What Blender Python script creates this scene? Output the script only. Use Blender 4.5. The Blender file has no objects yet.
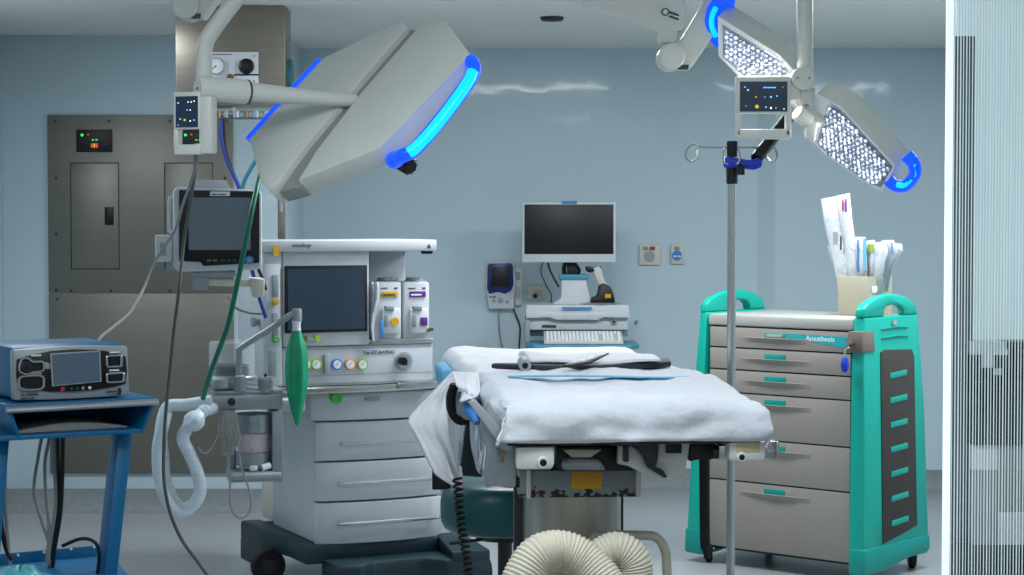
import bpy, bmesh, math, random
from mathutils import Vector as V, Matrix, noise
random.seed(7)
C = bpy.context.scene.collection
PI = math.pi

# ---------------------------------------------------------------- camera, world, light, exposure
F, CX, CY, TH = 2000.0, 512.0, 287.5, math.atan(72.5/2000.0)
CAM = V((0, 0, 1.6))
cd = bpy.data.cameras.new('camera'); cam = bpy.data.objects.new('camera', cd); C.objects.link(cam)
cam.location = CAM; cam.rotation_euler = (PI/2-TH, 0, 0)
cd.sensor_width = 36; cd.lens = F/1024*36; cd.clip_end = 60
bpy.context.scene.camera = cam
vs = bpy.context.scene.view_settings
vs.view_transform = 'Standard'; vs.look = 'None'; vs.gamma = 1; vs.use_curve_mapping = False
vs.exposure = -0.16
w = bpy.data.worlds.new('world'); bpy.context.scene.world = w; w.use_nodes = True
w.node_tree.nodes['Background'].inputs[0].default_value = (0.80, 0.91, 1.0, 1)
w.node_tree.nodes['Background'].inputs[1].default_value = 0.45
def area(name, loc, sx, sy, e, col=(0.92, 0.97, 1.0), rot=(0, 0, 0), spread=None):
    l = bpy.data.lights.new(name, 'AREA'); l.shape = 'RECTANGLE'; l.size = sx; l.size_y = sy
    l.energy = e; l.color = col
    if spread: l.spread = spread
    o = bpy.data.objects.new(name, l); C.objects.link(o); o.location = loc; o.rotation_euler = rot
    return o
area('ceiling_lamp_light', (0.17, 8.5, 2.54), 1.0, 0.25, 58)
area('ceiling_lamp_light', (2.1, 8.5, 2.54), 1.2, 0.5, 60)
area('ceiling_lamp_light', (-2.25, 8.5, 2.54), 0.7, 0.5, 17)
area('ceiling_lamp_light', (0.4, 4.2, 2.54), 1.2, 0.6, 23)
area('ceiling_lamp_light', (-1.4, 4.2, 2.54), 1.2, 0.6, 16)
area('ceiling_lamp_light', (1.2, 1.4, 2.54), 1.2, 0.6, 12)

# ---------------------------------------------------------------- pixel rays -> points of the place
FW = V((0, math.cos(TH), -math.sin(TH))); UP = V((0, math.sin(TH), math.cos(TH))); RT = V((1, 0, 0))
def ray(px, py): return FW + RT*((px-CX)/F) + UP*((CY-py)/F)
def P(px, py, Y):
    d = ray(px, py); return CAM + d*(Y/d.y)
def PL(px, py, p0, n):
    d = ray(px, py); return CAM + d*((p0-CAM).dot(n)/d.dot(n))
def SC(Y): return Y/F     # metres per pixel

# ---------------------------------------------------------------- materials
def lin(c): return tuple(((x/255)/12.92 if x/255 <= .04045 else ((x/255+.055)/1.055)**2.4) for x in c)+(1,)
MATS = {}
def mat(name, col, rough=.5, metal=0, var=.06, scale=8, bump=0, bscale=40, emit=None, es=0, alpha=None, trans=0, coat=0, ior=1.45, aniso=None):
    if name in MATS: return MATS[name]
    m = bpy.data.materials.new(name); m.use_nodes = True; nt = m.node_tree; N = nt.nodes; L = nt.links
    b = N['Principled BSDF']; c = lin(col)
    tc = N.new('ShaderNodeTexCoord'); no = N.new('ShaderNodeTexNoise'); no.inputs['Scale'].default_value = scale
    no.inputs['Detail'].default_value = 4
    src = tc.outputs['Object']
    if aniso:
        mp = N.new('ShaderNodeMapping'); mp.inputs['Scale'].default_value = aniso
        L.new(src, mp.inputs[0]); src = mp.outputs[0]
    L.new(src, no.inputs['Vector'])
    r = N.new('ShaderNodeValToRGB')
    r.color_ramp.elements[0].position = .3; r.color_ramp.elements[1].position = .7
    r.color_ramp.elements[0].color = tuple(x*(1-var) for x in c[:3])+(1,)
    r.color_ramp.elements[1].color = tuple(min(1, x*(1+var)) for x in c[:3])+(1,)
    L.new(no.outputs['Fac'], r.inputs[0]); L.new(r.outputs[0], b.inputs['Base Color'])
    b.inputs['Roughness'].default_value = rough; b.inputs['Metallic'].default_value = metal
    b.inputs['IOR'].default_value = ior
    if coat: b.inputs['Coat Weight'].default_value = coat; b.inputs['Coat Roughness'].default_value = .06
    if trans: b.inputs['Transmission Weight'].default_value = trans
    if alpha is not None: b.inputs['Alpha'].default_value = alpha
    if emit: b.inputs['Emission Color'].default_value = lin(emit); b.inputs['Emission Strength'].default_value = es
    if bump:
        n2 = N.new('ShaderNodeTexNoise'); n2.inputs['Scale'].default_value = bscale; L.new(src, n2.inputs['Vector'])
        bp = N.new('ShaderNodeBump'); bp.inputs['Strength'].default_value = bump; bp.inputs['Distance'].default_value = .01
        L.new(n2.outputs['Fac'], bp.inputs['Height']); L.new(bp.outputs[0], b.inputs['Normal'])
        if coat: L.new(bp.outputs[0], b.inputs['Coat Normal'])
    MATS[name] = m; return m
M = lambda k: MATS[k]
mat('wall_paint', (190, 208, 216), .33, var=.02, scale=1.2, bump=.35, bscale=3.2, coat=.25)
mat('ceiling_paint', (234, 234, 228), .6, var=.02, scale=1)
mat('floor_vinyl', (160, 163, 166), .32, var=.04, scale=3)
mat('cove_vinyl', (132, 138, 140), .5, var=.07, scale=30)
mat('steel_brushed', (158, 150, 138), .36, 1, var=.06, scale=3, aniso=(1, 1, 14))
mat('silver_plastic', (158, 163, 166), .38, .2, var=.03)
mat('cable_dark', (84, 86, 80), .6)
mat('ribbon_blue', (84, 172, 216), .7)
mat('rim_lit_white', (246, 246, 246), .4, var=.01)  # lighter than the housing: light bounced onto the rim is put into its colour
mat('swoosh_teal', (30, 160, 168), .5)
mat('steel_column', (176, 172, 162), .38, .85, var=.16, scale=3, aniso=(9, 9, .4))
mat('lock_brown', (122, 108, 100), .4, var=.05)
mat('steel_panel', (128, 126, 118), .42, .75, var=.05, scale=2, aniso=(1, 1, 10))
mat('steel', (190, 190, 188), .25, 1, var=.04)
mat('grey_metal', (150, 158, 162), .42, .6, var=.08, scale=20)
mat('dark_metal', (60, 62, 64), .4, .7)
mat('lamp_white', (214, 216, 208), .35, var=.02)
mat('lamp_grey', (150, 152, 148), .4, var=.02)
mat('plastic_white', (200, 205, 209), .4, var=.02)
mat('plastic_cream', (206, 202, 190), .45, var=.03)
mat('plastic_grey', (150, 156, 162), .45, var=.04)
mat('machine_white', (184, 190, 196), .38, var=.02)
mat('black', (10, 11, 13), .4, var=.1)
mat('screen_black', (14, 16, 20), .42, var=.02)
mat('rubber', (22, 24, 27), .7)
mat('dark_teal', (18, 44, 52), .45, var=.1)
mat('vinyl_teal', (22, 82, 88), .35, var=.08, bump=.1, bscale=30)
mat('teal', (0, 166, 148), .4, var=.03)
mat('teal_dark', (0, 148, 138), .45, var=.04)
mat('tray_teal', (70, 142, 165), .45)
mat('cart_grey', (146, 141, 134), .45, var=.025, scale=4)
mat('cart_top', (166, 166, 162), .4, var=.03)
mat('slot_brown', (62, 54, 50), .6)
mat('blue', (4, 100, 146), .4, var=.06)
mat('blue_deep', (10, 66, 170), .4)
mat('clamp_blue', (20, 60, 190), .35)
mat('navy', (20, 46, 110), .35)
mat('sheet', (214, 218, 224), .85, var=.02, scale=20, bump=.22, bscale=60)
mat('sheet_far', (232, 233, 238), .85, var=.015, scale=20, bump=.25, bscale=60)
mat('stripe_blue', (110, 185, 222), .8)
mat('drape_plastic', (214, 219, 226), .4, var=.03, bump=.3, bscale=14)
mat('hose_white', (206, 218, 226), .4, var=.04)
mat('hose_beige', (212, 206, 186), .6, var=.05, scale=14)
mat('beige_paint', (186, 182, 166), .45, var=.05)
mat('green_bag', (10, 150, 104), .4, var=.15, scale=14, bump=.2, bscale=30)
mat('green_hose', (10, 110, 84), .4)
mat('cable_grey', (140, 143, 140), .6)
mat('cable_blue', (28, 60, 140), .5)
mat('cable_teal', (20, 110, 130), .5)
mat('yellow', (214, 164, 20), .5, var=.05)
mat('purple', (104, 30, 140), .5)
mat('orange', (224, 150, 70), .5)
mat('green', (60, 176, 60), .5)
mat('lime', (150, 190, 60), .5)
mat('gauge_blue', (60, 130, 200), .5)
mat('red', (170, 50, 60), .5)
mat('brass', (136, 116, 84), .35, .8)
mat('white_label', (226, 230, 234), .6)
mat('tan_label', (200, 184, 140), .6, var=.15, scale=60)
mat('glass_clear', (225, 232, 240), .08, var=0, alpha=.22)
mat('pack_plastic', (204, 208, 214), .35, var=.06, scale=30, bump=.4, bscale=50)
mat('pack_clear', (200, 208, 216), .2, var=.06, scale=30, alpha=.55)
mat('box_beige', (172, 166, 144), .6, var=.03)
mat('absorbent', (196, 180, 184), .7, var=.14, scale=90)
mat('text_dark', (50, 56, 62), .6)
mat('text_white', (230, 240, 240), .6)
mat('led_blue', (0, 60, 230), .3, emit=(16, 84, 245), es=1.0)
mat('led_cyan', (0, 180, 255), .3, emit=(0, 190, 255), es=1.3)
mat('led_dot_blue', (80, 160, 255), .3, emit=(110, 190, 255), es=1.6)
mat('led_dot_white', (220, 235, 255), .3, emit=(225, 240, 255), es=1.6)
mat('led_dot_yellow', (220, 190, 40), .3, emit=(210, 180, 30), es=.8)
mat('led_dot_green', (40, 230, 80), .3, emit=(40, 255, 90), es=1.4)
mat('led_dot_red', (220, 60, 40), .3, emit=(255, 70, 40), es=.9)
mat('led_white', (235, 240, 255), .2, emit=(238, 240, 255), es=1.15)
mat('led_mirror', (206, 212, 226), .2, 1, var=.35, scale=60)
mat('led_cell', (176, 184, 196), .25, .4, var=.4, scale=45)
mat('monitor_face', (40, 52, 62), .2, emit=(74, 90, 102), es=.55)
mat('esu_screen', (70, 84, 98), .25, emit=(62, 80, 96), es=.4)
mat('machine_screen', (24, 36, 48), .2, emit=(44, 62, 80), es=.45)
mat('display_blue', (20, 34, 48), .2, emit=(24, 42, 60), es=.6)
# rusty enamel
def rust_mat():
    m = mat('rusted_enamel', (138, 146, 150), .5, .1, var=.06)
    nt = m.node_tree; N = nt.nodes; L = nt.links; b = N['Principled BSDF']
    base = b.inputs['Base Color'].links[0].from_socket
    tc = N.new('ShaderNodeTexCoord'); sep = N.new('ShaderNodeSeparateXYZ'); L.new(tc.outputs['Generated'], sep.inputs[0])
    no = N.new('ShaderNodeTexNoise'); no.inputs['Scale'].default_value = 55; no.inputs['Detail'].default_value = 5; L.new(tc.outputs['Object'], no.inputs['Vector'])
    mr = N.new('ShaderNodeMapRange'); mr.inputs[1].default_value = 0; mr.inputs[2].default_value = .45; mr.inputs[3].default_value = .16; mr.inputs[4].default_value = -.14
    L.new(sep.outputs['Z'], mr.inputs[0])
    ad = N.new('ShaderNodeMath'); L.new(no.outputs['Fac'], ad.inputs[0]); L.new(mr.outputs[0], ad.inputs[1])
    st = N.new('ShaderNodeMath'); st.operation = 'GREATER_THAN'; st.inputs[1].default_value = .56; L.new(ad.outputs[0], st.inputs[0])
    mx = N.new('ShaderNodeMixRGB'); L.new(st.outputs[0], mx.inputs[0]); L.new(base, mx.inputs[1]); mx.inputs[2].default_value = lin((58, 38, 30))
    L.new(mx.outputs[0], b.inputs['Base Color'])
rust_mat()

# ---------------------------------------------------------------- mesh helpers (world coordinates)
class MB:
    def __init__(s): s.v = []; s.f = []; s.mi = []; s.mats = []
    def _m(s, m):
        m = M(m) if isinstance(m, str) else m
        if m not in s.mats: s.mats.append(m)
        return s.mats.index(m)
    def add(s, vs_, fs, m=None):
        o = len(s.v); s.v += [V(x) for x in vs_]; s.f += [tuple(i+o for i in f) for f in fs]
        s.mi += [m]*len(fs); return s
    def addbm(s, bm, m=None):
        bm.verts.index_update(); s.add([v.co.copy() for v in bm.verts], [tuple(v.index for v in f.verts) for f in bm.faces], m); bm.free(); return s
    def prism(s, pts, ext, bev=0, m=None, seg=2):
        """polygon (3-D points) pushed along the vector ext"""
        bm = bmesh.new(); n = len(pts); pts = [V(p) for p in pts]; ext = V(ext)
        a = [bm.verts.new(p) for p in pts]; b = [bm.verts.new(p+ext) for p in pts]
        bm.faces.new(a); bm.faces.new(b[::-1])
        for i in range(n): bm.faces.new((a[i], b[i], b[(i+1) % n], a[(i+1) % n]))
        bmesh.ops.recalc_face_normals(bm, faces=bm.faces)
        if bev: bmesh.ops.bevel(bm, geom=list(bm.edges), offset=bev, segments=seg, affect='EDGES', profile=.5, clamp_overlap=True)
        return s.addbm(bm, m)
    def hexa(s, a, b, bev=0, m=None):
        """two quads joined into a box-like solid"""
        bm = bmesh.new(); A = [bm.verts.new(p) for p in a]; B = [bm.verts.new(p) for p in b]
        bm.faces.new(A); bm.faces.new(B[::-1])
        for i in range(len(A)): bm.faces.new((A[i], B[i], B[(i+1) % len(A)], A[(i+1) % len(A)]))
        bmesh.ops.recalc_face_normals(bm, faces=bm.faces)
        if bev: bmesh.ops.bevel(bm, geom=list(bm.edges), offset=bev, segments=2, affect='EDGES', profile=.5, clamp_overlap=True)
        return s.addbm(bm, m)
    def box(s, x0, x1, y0, y1, z0, z1, bev=0, m=None):
        return s.prism([(x0, y0, z0), (x1, y0, z0), (x1, y0, z1), (x0, y0, z1)], (0, y1-y0, 0), bev, m)
    def cyl(s, p0, p1, r0, r1=None, seg=24, m=None, bev=0):
        r1 = r0 if r1 is None else r1; p0 = V(p0); p1 = V(p1); d = (p1-p0).normalized()
        x = d.orthogonal().normalized(); y = d.cross(x)
        if bev: prof = [(0, r0-bev), (bev, r0), ((p1-p0).length-bev, r1), ((p1-p0).length, r1-bev)]
        else: prof = [(0, r0), ((p1-p0).length, r1)]
        return s.lathe(p0, d, prof, seg, m)
    def lathe(s, p0, d, prof, seg=24, m=None, cap=True):
        p0 = V(p0); d = V(d).normalized(); x = d.orthogonal().normalized(); y = d.cross(x); vs_ = []; fs = []
        for (h, r) in prof:
            for k in range(seg):
                a = 2*PI*k/seg; vs_.append(p0+d*h+(x*math.cos(a)+y*math.sin(a))*r)
        for i in range(len(prof)-1):
            for k in range(seg):
                k2 = (k+1) % seg; fs.append((i*seg+k, i*seg+k2, (i+1)*seg+k2, (i+1)*seg+k))
        if cap: fs.append(tuple(range(seg))[::-1]); fs.append(tuple((len(prof)-1)*seg+k for k in range(seg)))
        return s.add(vs_, fs, m)
    def tube(s, pts, r, seg=10, smooth=6, m=None, rf=None, step=None, flat=1, closed=False):
        pts = [V(p) for p in pts]
        if smooth: pts = catmull(pts, smooth, closed)
        if step: pts = resample(pts, step)
        n = len(pts); vs_ = []; fs = []
        t = (pts[1]-pts[0]).normalized(); x = t.orthogonal().normalized()
        for i in range(n):
            t2 = (pts[min(i+1, n-1)]-pts[max(i-1, 0)]).normalized()
            x = (x - t2*x.dot(t2)).normalized(); y = t2.cross(x)
            rr = rf(i, n) if rf else r
            for k in range(seg):
                a = 2*PI*k/seg; vs_.append(pts[i]+(x*math.cos(a)+y*math.sin(a)*flat)*rr)
        for i in range(n-1):
            for k in range(seg):
                k2 = (k+1) % seg; fs.append((i*seg+k, i*seg+k2, (i+1)*seg+k2, (i+1)*seg+k))
        fs.append(tuple(range(seg))[::-1]); fs.append(tuple((n-1)*seg+k for k in range(seg)))
        return s.add(vs_, fs, m)
    def sheet(s, fn, nu, nv, m=None):
        vs_ = [fn(i/nu, j/nv) for j in range(nv+1) for i in range(nu+1)]
        fs = [(j*(nu+1)+i, j*(nu+1)+i+1, (j+1)*(nu+1)+i+1, (j+1)*(nu+1)+i) for j in range(nv) for i in range(nu)]
        return s.add(vs_, fs, m)
    def build(s, name, m, parent=None, smooth=32, loc=None, solid=0, sub=0):
        loc = V(parent.matrix_world.translation) if parent else (V(loc) if loc is not None else centre_base(s.v))
        if parent: loc = WL[parent.name]
        me = bpy.data.meshes.new(name); me.from_pydata([tuple(v-loc) for v in s.v], [], s.f)
        m0 = s._m(m); me.materials.clear()
        for q in s.mats: me.materials.append(q)
        for i, p in enumerate(me.polygons):
            p.material_index = m0 if s.mi[i] is None else s._m(s.mi[i])
        if len(me.materials) < len(s.mats):
            for q in s.mats[len(me.materials):]: me.materials.append(q)
        bm = bmesh.new(); bm.from_mesh(me)
        bmesh.ops.recalc_face_normals(bm, faces=bm.faces)
        for e in bm.edges:
            e.smooth = not (len(e.link_faces) == 2 and e.calc_face_angle(0) > math.radians(smooth))
        for f in bm.faces: f.smooth = True
        bm.to_mesh(me); bm.free()
        o = bpy.data.objects.new(name, me); C.objects.link(o)
        if parent: o.parent = parent; WL[o.name] = loc
        else: o.location = loc; WL[o.name] = loc
        if solid:
            md = o.modifiers.new('solid', 'SOLIDIFY'); md.thickness = solid; md.offset = 0
        if sub:
            md = o.modifiers.new('sub', 'SUBSURF'); md.levels = sub; md.render_levels = sub
        return o
WL = {}
def centre_base(vs_):
    return V(((min(v.x for v in vs_)+max(v.x for v in vs_))/2, (min(v.y for v in vs_)+max(v.y for v in vs_))/2, min(v.z for v in vs_)))
def catmull(p, n, closed=False):
    out = []; q = [p[0]+(p[0]-p[1])]+p+[p[-1]+(p[-1]-p[-2])]
    for i in range(1, len(q)-2):
        for k in range(n):
            t = k/n; a, b, c, d = q[i-1], q[i], q[i+1], q[i+2]
            out.append(.5*((2*b)+(-a+c)*t+(2*a-5*b+4*c-d)*t*t+(-a+3*b-3*c+d)*t**3))
    out.append(p[-1].copy()); return out
def resample(p, step):
    out = [p[0]]; acc = 0
    for i in range(1, len(p)):
        a = p[i-1]; b = p[i]; L = (b-a).length; 
        if L == 0: continue
        d = step-acc
        while d <= L: out.append(a.lerp(b, d/L)); d += step
        acc = L-(d-step)
    return out
def thing(name, loc, label, cat, group=None):
    o = bpy.data.objects.new(name, None); C.objects.link(o); o.location = loc; o.empty_display_size = .1
    WL[o.name] = V(loc); o['label'] = label; o['category'] = cat
    if group: o['group'] = group
    return o
def tag(o, label, cat, group=None):
    o['label'] = label; o['category'] = cat
    if group: o['group'] = group
    return o
def struct(mb, name, m, **k):
    o = mb.build(name, m, **k); o['kind'] = 'structure'; return o
def lab(o, l): o['label'] = l; return o
def marks(words, p, xd, up, h, m, parent, name='lettering'):
    # rows of print too small to read in the photograph: one thin dash per word
    xd = V(xd).normalized(); up = V(up); up = (up-xd*up.dot(xd)).normalized(); n = xd.cross(up); mb = MB(); x = 0; p = V(p)
    for w_ in words:
        L = w_*h*.5; a = p+xd*x; mb.prism([a, a+xd*L, a+xd*L+up*h*.45, a+up*h*.45], n*.0006); x += L+h*.4
    return mb.build(name, m, parent)
def text(s, p, xd, up, h, m, parent, name='lettering', ext=.0006):
    cu = bpy.data.curves.new('t', 'FONT'); cu.body = s; cu.size = h; cu.extrude = ext; cu.resolution_u = 2
    o = bpy.data.objects.new('t', cu); C.objects.link(o)
    dg = bpy.context.evaluated_depsgraph_get(); dg.update()
    me = bpy.data.meshes.new_from_object(o.evaluated_get(dg)); bpy.data.objects.remove(o)
    xd = V(xd).normalized(); up = V(up); up = (up-xd*up.dot(xd)).normalized(); n = xd.cross(up)
    mb = MB(); mb.add([V(p)+xd*v.co.x+up*v.co.y+n*v.co.z for v in me.vertices], [tuple(q.vertices) for q in me.polygons])
    return mb.build(name, m, parent)

class Fr:
    """a standing frame: u runs right along the front, v runs back, z up; d = distance behind the front plane"""
    def __init__(s, o, u):
        s.o = V((o[0], o[1], 0)); s.u = V((u[0], u[1], 0)).normalized(); s.v = V((-s.u.y, s.u.x, 0))
    def __call__(s, a, d, z): return s.o+s.u*a+s.v*d+V((0, 0, z))
    def q(s, px, py, d=0): return PL(px, py, s.o+s.v*d, s.v)
    def az(s, px, py, d=0): p = s.q(px, py, d)-s.o; return p.dot(s.u), p.z
    def rc(s, px0, px1, py0, py1, d=0):
        a0, z0 = s.az(px0, py0, d); a1 = s.az(px1, py0, d)[0]; z1 = s.az(px0, py1, d)[1]
        return a0, a1, z1, z0
    def block(s, mb, a0, a1, z0, z1, d0, d1, bev=0, m=None):
        return mb.prism([s(a0, d0, z0), s(a1, d0, z0), s(a1, d0, z1), s(a0, d0, z1)], s.v*(d1-d0), bev, m)
    def pb(s, mb, px0, px1, py0, py1, d, dep, bev=0, m=None):
        a0, a1, z0, z1 = s.rc(px0, px1, py0, py1, d); return s.block(mb, a0, a1, z0, z1, d, d+dep, bev, m)
    def disc(s, mb, px, py, r, d, dep, m=None, seg=24, r1=None):
        p = s.q(px, py, d); rr = r*SC(p.y); return mb.cyl(p, p+s.v*dep, rr, (r1*SC(p.y) if r1 is not None else None), seg, m)

# ================================================================ the room
H = 2.56; YB = 11.6; YL = 10.74; XL = P(3, 300, YL).x; XR = 3.1; XJ = P(286, 100, YL).x
struct(MB().box(-4.2, 4.2, -.6, 12.2, -.1, 0), 'floor', 'floor_vinyl')
struct(MB().box(-4.2, 4.2, -.6, 12.2, H, H+.1), 'ceiling', 'ceiling_paint')
xa = P(757, 300, YB).x; xb = P(775, 300, YB-.06).x
m = MB(); m.prism([(XJ, YB, 0), (xa, YB, 0), (xb, YB-.06, 0), (XR, YB-.06, 0), (XR, YB+.2, 0), (XJ, YB+.2, 0)], (0, 0, H)); struct(m, 'wall_back', 'wall_paint', smooth=10)
m = MB(); m.prism([(XL, YL, 0), (XJ, YL, 0), (XJ, YB+.2, 0), (XL, YB+.2, 0)], (0, 0, H), .004); struct(m, 'wall_back_left', 'wall_paint')
struct(MB().box(XL-.2, XL, -.6, YB, 0, H), 'wall_left', 'wall_paint')
struct(MB().box(XR, XR+.2, -.6, YB, 0, H), 'wall_right', 'wall_paint')
zb = .125
def cove(path, name):
    m = MB(); n = len(path)
    prof = [(0, zb), (.012, zb), (.012, .03), (.03, .01), (.045, 0)]
    rows = []
    for (x, y), (nx, ny) in path: rows.append([V((x+nx*p, y+ny*p, z)) for p, z in prof])
    vs_ = [p for r in rows for p in r]; k = len(prof)
    m.add(vs_, [(i*k+j, i*k+j+1, (i+1)*k+j+1, (i+1)*k+j) for i in range(n-1) for j in range(k-1)])
    struct(m, name, 'cove_vinyl', smooth=60)
cove([((XL, YL), (0, -1)), ((XJ, YL), (0, -1))], 'baseboard_back_left')
cove([((XJ, YB), (0, -1)), ((xa, YB), (0, -1)), ((xb, YB-.06), (0, -1)), ((XR, YB-.06), (0, -1))], 'baseboard_back')
cove([((XL, 0), (1, 0)), ((XL, YL), (1, 0))], 'baseboard_left')

# ceiling lamps overhead (just ahead of the picture's top edge and above the viewer)
def ceiling_lamp(x, y, sx, sy, lb):
    t = thing('ceiling_lamp', (x, y, H), lb, 'lamp', 'ceiling panel lamps')
    m = MB(); fx, fy = sx/2+.03, sy/2+.03
    m.box(x-fx, x+fx, y-fy, y-sy/2, H-.012, H); m.box(x-fx, x+fx, y+sy/2, y+fy, H-.012, H)
    m.box(x-fx, x-sx/2, y-sy/2, y+sy/2, H-.012, H); m.box(x+sx/2, x+fx, y-sy/2, y+sy/2, H-.012, H)
    m.build('frame', 'plastic_white', t)
    MB().box(x-sx/2, x+sx/2, y-sy/2, y+sy/2, H-.006, H-.001).build('diffuser', mat('diffuser', (235, 240, 245), .4, var=0, emit=(225, 240, 255), es=4.0), t)
for a in [(0.17, 8.5, 1.0, .25, 'narrow white ceiling panel lamp in the middle, nearest the back wall'), (2.1, 8.5, 1.2, .5, 'white ceiling panel lamp above the drawer cart'),
          (-2.25, 8.5, .7, .5, 'small white ceiling panel lamp before the steel electrical panel'), (.4, 4.2, 1.2, .6, 'white ceiling panel lamp over the foot of the operating table'),
          (-1.4, 4.2, 1.2, .6, 'white ceiling panel lamp over the blue trolley side'), (1.2, 1.4, 1.2, .6, 'white ceiling panel lamp furthest from the back wall')]: ceiling_lamp(*a)
# round ceiling sprinkler cover
p = PL(552, 17, V((0, 0, H)), V((0, 0, 1)))
tag(MB().lathe(p-V((0, 0, .02)), (0, 0, 1), [(0, .045), (.006, .055), (.02, .058)], 28).build('ceiling_sprinkler', 'dark_metal'), 'small dark round sprinkler cover set in the ceiling', 'sprinkler')

# ---------------------------------------------------------------- steel isolation panel on the left wall
fw = Fr((0, YL, 0), (1, 0)); 
a0, a1, z0, z1 = fw.rc(48, 233, 115, 473)
t = thing('electrical_panel', (a0/2+a1/2, YL-.02, z0), 'tall brushed steel electrical panel with two doors on the left wall', 'panel')
m = MB(); zs = fw.az(100, 293)[1]
fw.block(m, a0, a1, zs+.003, z1, -.022, -.001, .002); fw.block(m, a0, a1, z0, zs-.003, -.022, -.001, .002)
fw.block(m, a0+.004, a1-.004, z0+.004, z1-.004, -.018, -.0005); m.build('plate', 'steel_panel', t)
for dx in (0, 94):
    m = MB(); fw.pb(m, 71+dx, 118+dx, 163.5, 268.5, -.029, .007, .0015); d = m.build('door', 'steel_panel', t)
    m = MB(); fw.pb(m, 70+dx, 119+dx, 162.5, 269.5, -.0226, .0012); m.build('door_gap', 'dark_metal', t)
    m = MB(); fw.pb(m, 104.5+dx, 113.5+dx, 207, 225, -.034, .006, .002); fw.pb(m, 106+dx, 112+dx, 209, 223, -.037, .004, .001)
    m.build('door_handle', 'black', t)
    m = MB(); fw.pb(m, 76+dx*1.1, 112+dx*1.1, 129.5, 152, -.03, .009, .002); dd = m.build('display', 'screen_black', t)
    ox = dx*1.1
    m = MB()
    for x, y, r, k in [(82, 135, 1.3, 'led_dot_green'), (88, 134.5, .8, 'led_dot_red')]: fw.disc(m, x+ox, y, r, -.032, .003, k)
    for x in (91, 93.5, 96):
        fw.pb(m, x+ox, x+1.6+ox, 143.5, 147.5, -.0315, .002, 0, 'led_dot_red' if x != 93.5 else 'led_dot_yellow')
    for x, y in [(92, 139.5), (95.5, 139.5)]: fw.pb(m, x+ox, x+2+ox, y, y+.9, -.0315, .002, 0, 'led_dot_green')
    for k in range(3): fw.pb(m, 103+ox, 107+ox, 136+k*4, 136.8+k*4, -.0315, .002, 0, 'text_dark')
    m.build('indicator', 'text_dark', dd)
for x, y in [(55, 121), (109, 121), (170, 121), (226, 121), (56, 178), (56, 234), (56, 290), (57, 299), (111, 291), (71, 291), (225, 178), (225, 234), (170, 291), (56, 340), (56, 400), (56, 460)]:
    m = MB(); fw.disc(m, x, y, 1.5, -.026, .005, None, 10); m.build('screw', 'dark_metal', t)

# ---------------------------------------------------------------- ceiling pendant with gas panel
fp = Fr((0, 9.2, 0), (1, 0)); a0, a1, z0, _ = fp.rc(175, 285, 0, 106)
t = thing('ceiling_pendant', ((a0+a1)/2, 9.4, H), 'brushed stainless steel ceiling column with gas gauge at upper left', 'pendant')
m = MB(); fp.block(m, a0, a1, z0, H-.001, 0, .24, .006); m.build('column', 'steel_brushed', t)
m = MB(); fp.pb(m, 200, 258, 52, 86, -.014, .014, .002); pl = m.build('gas_plate', 'plastic_white', t)
m = MB(); fp.disc(m, 216, 66, 8.5, -.03, .016, 'steel'); fp.disc(m, 216, 66, 7.3, -.031, .003, 'white_label')
p = fp.q(216, 66, -.033); m.prism([p+V((-.02, 0, -.016)), p+V((.003, 0, -.001)), p+V((-.001, 0, .003))], (0, .001, 0), 0, 'black')
for k in range(11):
    a = math.radians(225-27*k); q = p+V((math.cos(a)*.026, 0, math.sin(a)*.026)); m.cyl(q, q+V((0, .001, 0)), .0018, seg=6, m='black')
m.build('pressure_gauge', 'steel', pl)
m = MB(); p = fp.q(246, 66, -.03); s9 = SC(9.2)
m.lathe(p, (0, 1, 0), [(0, 6*s9), (.004, 7.5*s9), (.018, 8*s9), (.022, 9.6*s9), (.03, 9.6*s9)], 32, 'black'); m.cyl(p-V((0, .002, 0)), p, 3.5*s9, m='rubber')
fp.pb(m, 234, 259, 74, 75.5, -.016, .004, 0, 'black'); m.build('gas_socket', 'black', pl)
m = MB(); fp.disc(m, 230, 77, 3.2, -.03, .016); fp.disc(m, 230, 77, 1.6, -.034, .01); m.build('gas_inlet', 'brass', pl)
m = MB(); fp.pb(m, 203, 232, 54, 54.8, -.0148, .001); fp.pb(m, 203, 216, 79, 80, -.0148, .001)
for x, y in [(254, 56), (254, 81)]: fp.disc(m, x, y, .8, -.016, .004, None, 8)
m.build('marking', 'text_dark', pl)
m = MB(); c = fp(a1, .12, fp.az(285, 73)[1]); m.cyl(c, c+V((.018, 0, 0)), .075, .07, 28); m.build('side_socket', 'vinyl_teal', t)
m = MB(); c = fp(a0, .12, fp.az(285, 66)[1]); m.prism([c+V((0, -.03, -.07)), c+V((0, .03, -.07)), c+V((0, .03, .07)), c+V((0, -.03, .07))], (-.012, 0, 0), .003); m.build('side_socket', 'cable_grey', t)
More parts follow.
